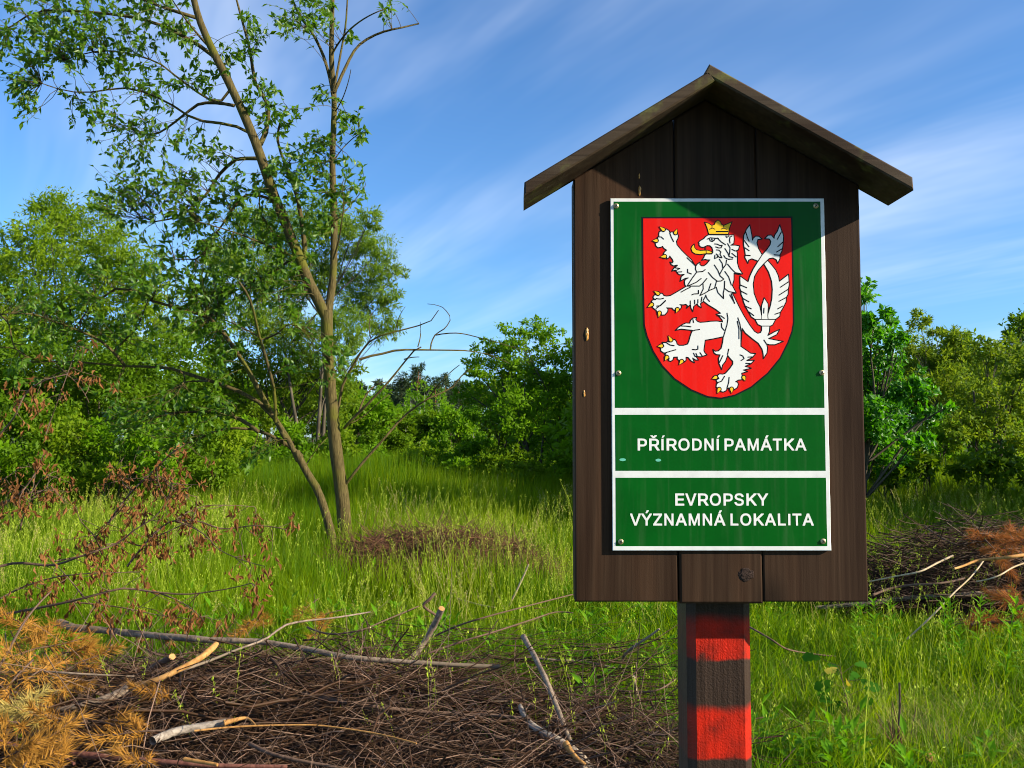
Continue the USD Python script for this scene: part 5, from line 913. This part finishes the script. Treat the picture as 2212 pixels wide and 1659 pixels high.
# ---------------------------------------------------------------- small plants right of the post
RP = np.random.default_rng(88)
def weed(h, rng, whorl=34):
    t = thing("leafy_weed", (0, 0, 0)); p = np.array([[0, 0, -.03], [.006, 0, h * .35], [-.004, .004, h * .7], [0, 0, h]]); part(t, "stem", tube(smooth_path(p, 8), np.linspace(.0035, .0018, 8), 5), herb, True)
    n = whorl; tt = np.sort(.15 + .85 * rng.random(n)); a = np.arange(n) * 2.4; c = np.c_[np.zeros(n), np.zeros(n), tt * h]; d = np.c_[np.cos(a), np.sin(a), .35 + 1.1 * (tt - .4)]
    v, f = leaves(c, d, np.c_[-np.cos(a) * .4, -np.sin(a) * .4, np.ones(n)], .095 * (1.15 - .45 * tt), .018, .1); part(t, "leaves", (v, f), herb, kind="stuff"); return t
w0 = weed(.42, RP); W = [(1862, 1385, .0), (1895, 1410, 0), (2050, 1440, 0), (2072, 1420, 0), (2085, 1452, 0), (1935, 1400, 0), (2110, 1400, 0), (1845, 1420, 0), (2160, 1470, 0), (1820, 1330, 0), (2140, 1380, 0)]
for i, (x, y, z) in enumerate(W):
    p = onz(x, y + 24, .0); p[2] = float(ground_z(p[0], p[1])); rz, sc = RP.random() * 360, .85 + .5 * RP.random()
    lab = "bright green leafy weed right of the post"
    if i == 0:
        pr_ = stage.GetPrimAtPath(w0["path"]); xf = UsdGeom.Xformable(pr_); pr_.RemoveProperty("xformOp:translate"); xf.ClearXformOpOrder(); xf.AddTranslateOp().Set(Gf.Vec3d(*map(float, p))); xf.AddRotateXYZOp().Set(Gf.Vec3f(0, 0, rz)); xf.AddScaleOp().Set(Gf.Vec3f(sc, sc, sc)); tag(pr_, lab, "weed", "leafy weeds right of the post")
    else: copy_of(w0, "leafy_weed", p, rz, sc, lab, "weed", "leafy weeds right of the post", (RP.normal() * 6, RP.normal() * 6))
# oak seedling
sb = onz(1828, 1570, 0.0); sb[2] = float(ground_z(sb[0], sb[1])); Ys = sb[1]
seed_t = thing("oak_seedling", sb, "small oak seedling with dark lobed leaves in the grass right of the post", "seedling")
st = np.array([sb, at(1832, 1530, Ys), at(1826, 1500, Ys), at(1822, 1480, Ys), at(1815, 1440, Ys)]); part(seed_t, "stem", tube(smooth_path(st, 10), np.linspace(.004, .002, 10), 5), wood_brown, True)
def lobed(L_, W_, rng):
    s = np.linspace(0, 1, 15); wv = W_ * np.interp(s, [0, .12, .25, .36, .48, .60, .72, .84, 1], [.03, .18, .34, .22, .48, .34, .50, .40, .0]) ; mid = np.c_[s * L_, np.zeros(15), -.18 * L_ * s ** 2]
    l = mid + np.c_[np.zeros(15), wv, .12 * wv]; r = mid - np.c_[np.zeros(15), wv, -.12 * wv]; v = np.vstack([mid, l, r]); f = []
    for k in range(14): f += [[k, k + 1, 15 + k + 1], [k, 15 + k + 1, 15 + k], [k + 1, k, 30 + k], [k + 1, 30 + k, 30 + k + 1]]
    return v, np.array(f)
leaf_seed = foliage("seedling_leaf", (0.018, 0.075, 0.003), (0.050, 0.150, 0.008), 0.3, 0.6, 12.0, (0.10, 0.3, 0.01), 0.04)
leaf_gold = foliage("yellowing_leaf", (0.22, 0.20, 0.02), (0.42, 0.36, 0.04), 0.3, 0.4, 12.0)
for i in range(15):
    a = i * 2.4 + .4; hj = .35 + .65 * i / 14; j = smooth_path(st, 10)[min(9, int(hj * 9))]; out = np.array([math.cos(a), math.sin(a) * .8, 0]); L_ = .075 + .035 * RP.random(); pet = j + out * (.05 + .05 * RP.random()) + [0, 0, .02 + .03 * RP.random()]
    sm = MB(); limb(sm, j, pet, .0016, .0010, RP, .1, 5, 3); part(seed_t, "stalk", sm.mesh(), wood_brown, True)
    v, f = lobed(L_, L_ * .62, RP); d = unit(out + [0, 0, .1 + .5 * RP.normal()]); up0 = np.array([RP.normal() * .35, -.75, .75]); s_ = unit(np.cross(up0, d)); n_ = np.cross(d, s_); M = np.stack([d, s_, n_], 1)
    part(seed_t, "leaf", (v @ M.T + pet, f), leaf_gold if i in (7, 12) else leaf_seed, True)
# dead brown stalks
ds = onz(1945, 1640, 0.0); ds[2] = float(ground_z(ds[0], ds[1])); stalk = thing("dead_stalks", ds, "tuft of dead brown stalks standing in the grass at the lower right", "dead stalks")
for i in range(16):
    e = at(1945 + RP.normal() * 22 if i else 1943, 1560 + RP.normal() * 22 if i else 1475, ds[1] + RP.normal() * .05); b = ds + np.r_[RP.normal(size=2) * .03, 0]; mb = MB(); limb(mb, b, e, .0035 if i else .007, .0015 if i else .005, RP, .08, 7, 5); part(stalk, "stalk", mb.mesh(), wood_red if i % 3 else wood_brown, True)
stick("cut_stump", "small round cut stub in dry grass at the bottom right", "branch", [(2004, 1660), (2008, 1645), (2012, 1634)], 20, 22, [.02, .05, .09], wood_grey, True)

# ---------------------------------------------------------------- single out the members of rows that have an order
NTH = "leftmost second third fourth fifth sixth seventh eighth ninth tenth eleventh twelfth thirteenth fourteenth fifteenth sixteenth seventeenth eighteenth nineteenth twentieth twenty-first twenty-second twenty-third".split()
rows = {}
for p in stage.GetPrimAtPath("/World").GetChildren():
    g = p.GetCustomDataByKey("group")
    if g and g not in ("dry orange pine sprigs", "rust brown conifer sprigs", "willows beyond the right edge", "bushy trees behind the notice board", "pale pine sprigs"): rows.setdefault(g, []).append(p)
for g, ps in rows.items():
    def along(p):
        t = UsdGeom.Xformable(p).ComputeLocalToWorldTransform(0).ExtractTranslation(); return t[0] / t[1]
    ps.sort(key=along)
    for i, p in enumerate(ps):
        if len(ps) > 1 and i < len(NTH): p.SetCustomDataByKey("label", p.GetCustomDataByKey("label") + (", leftmost of its kind" if i == 0 else f", {NTH[i]} from the left"))
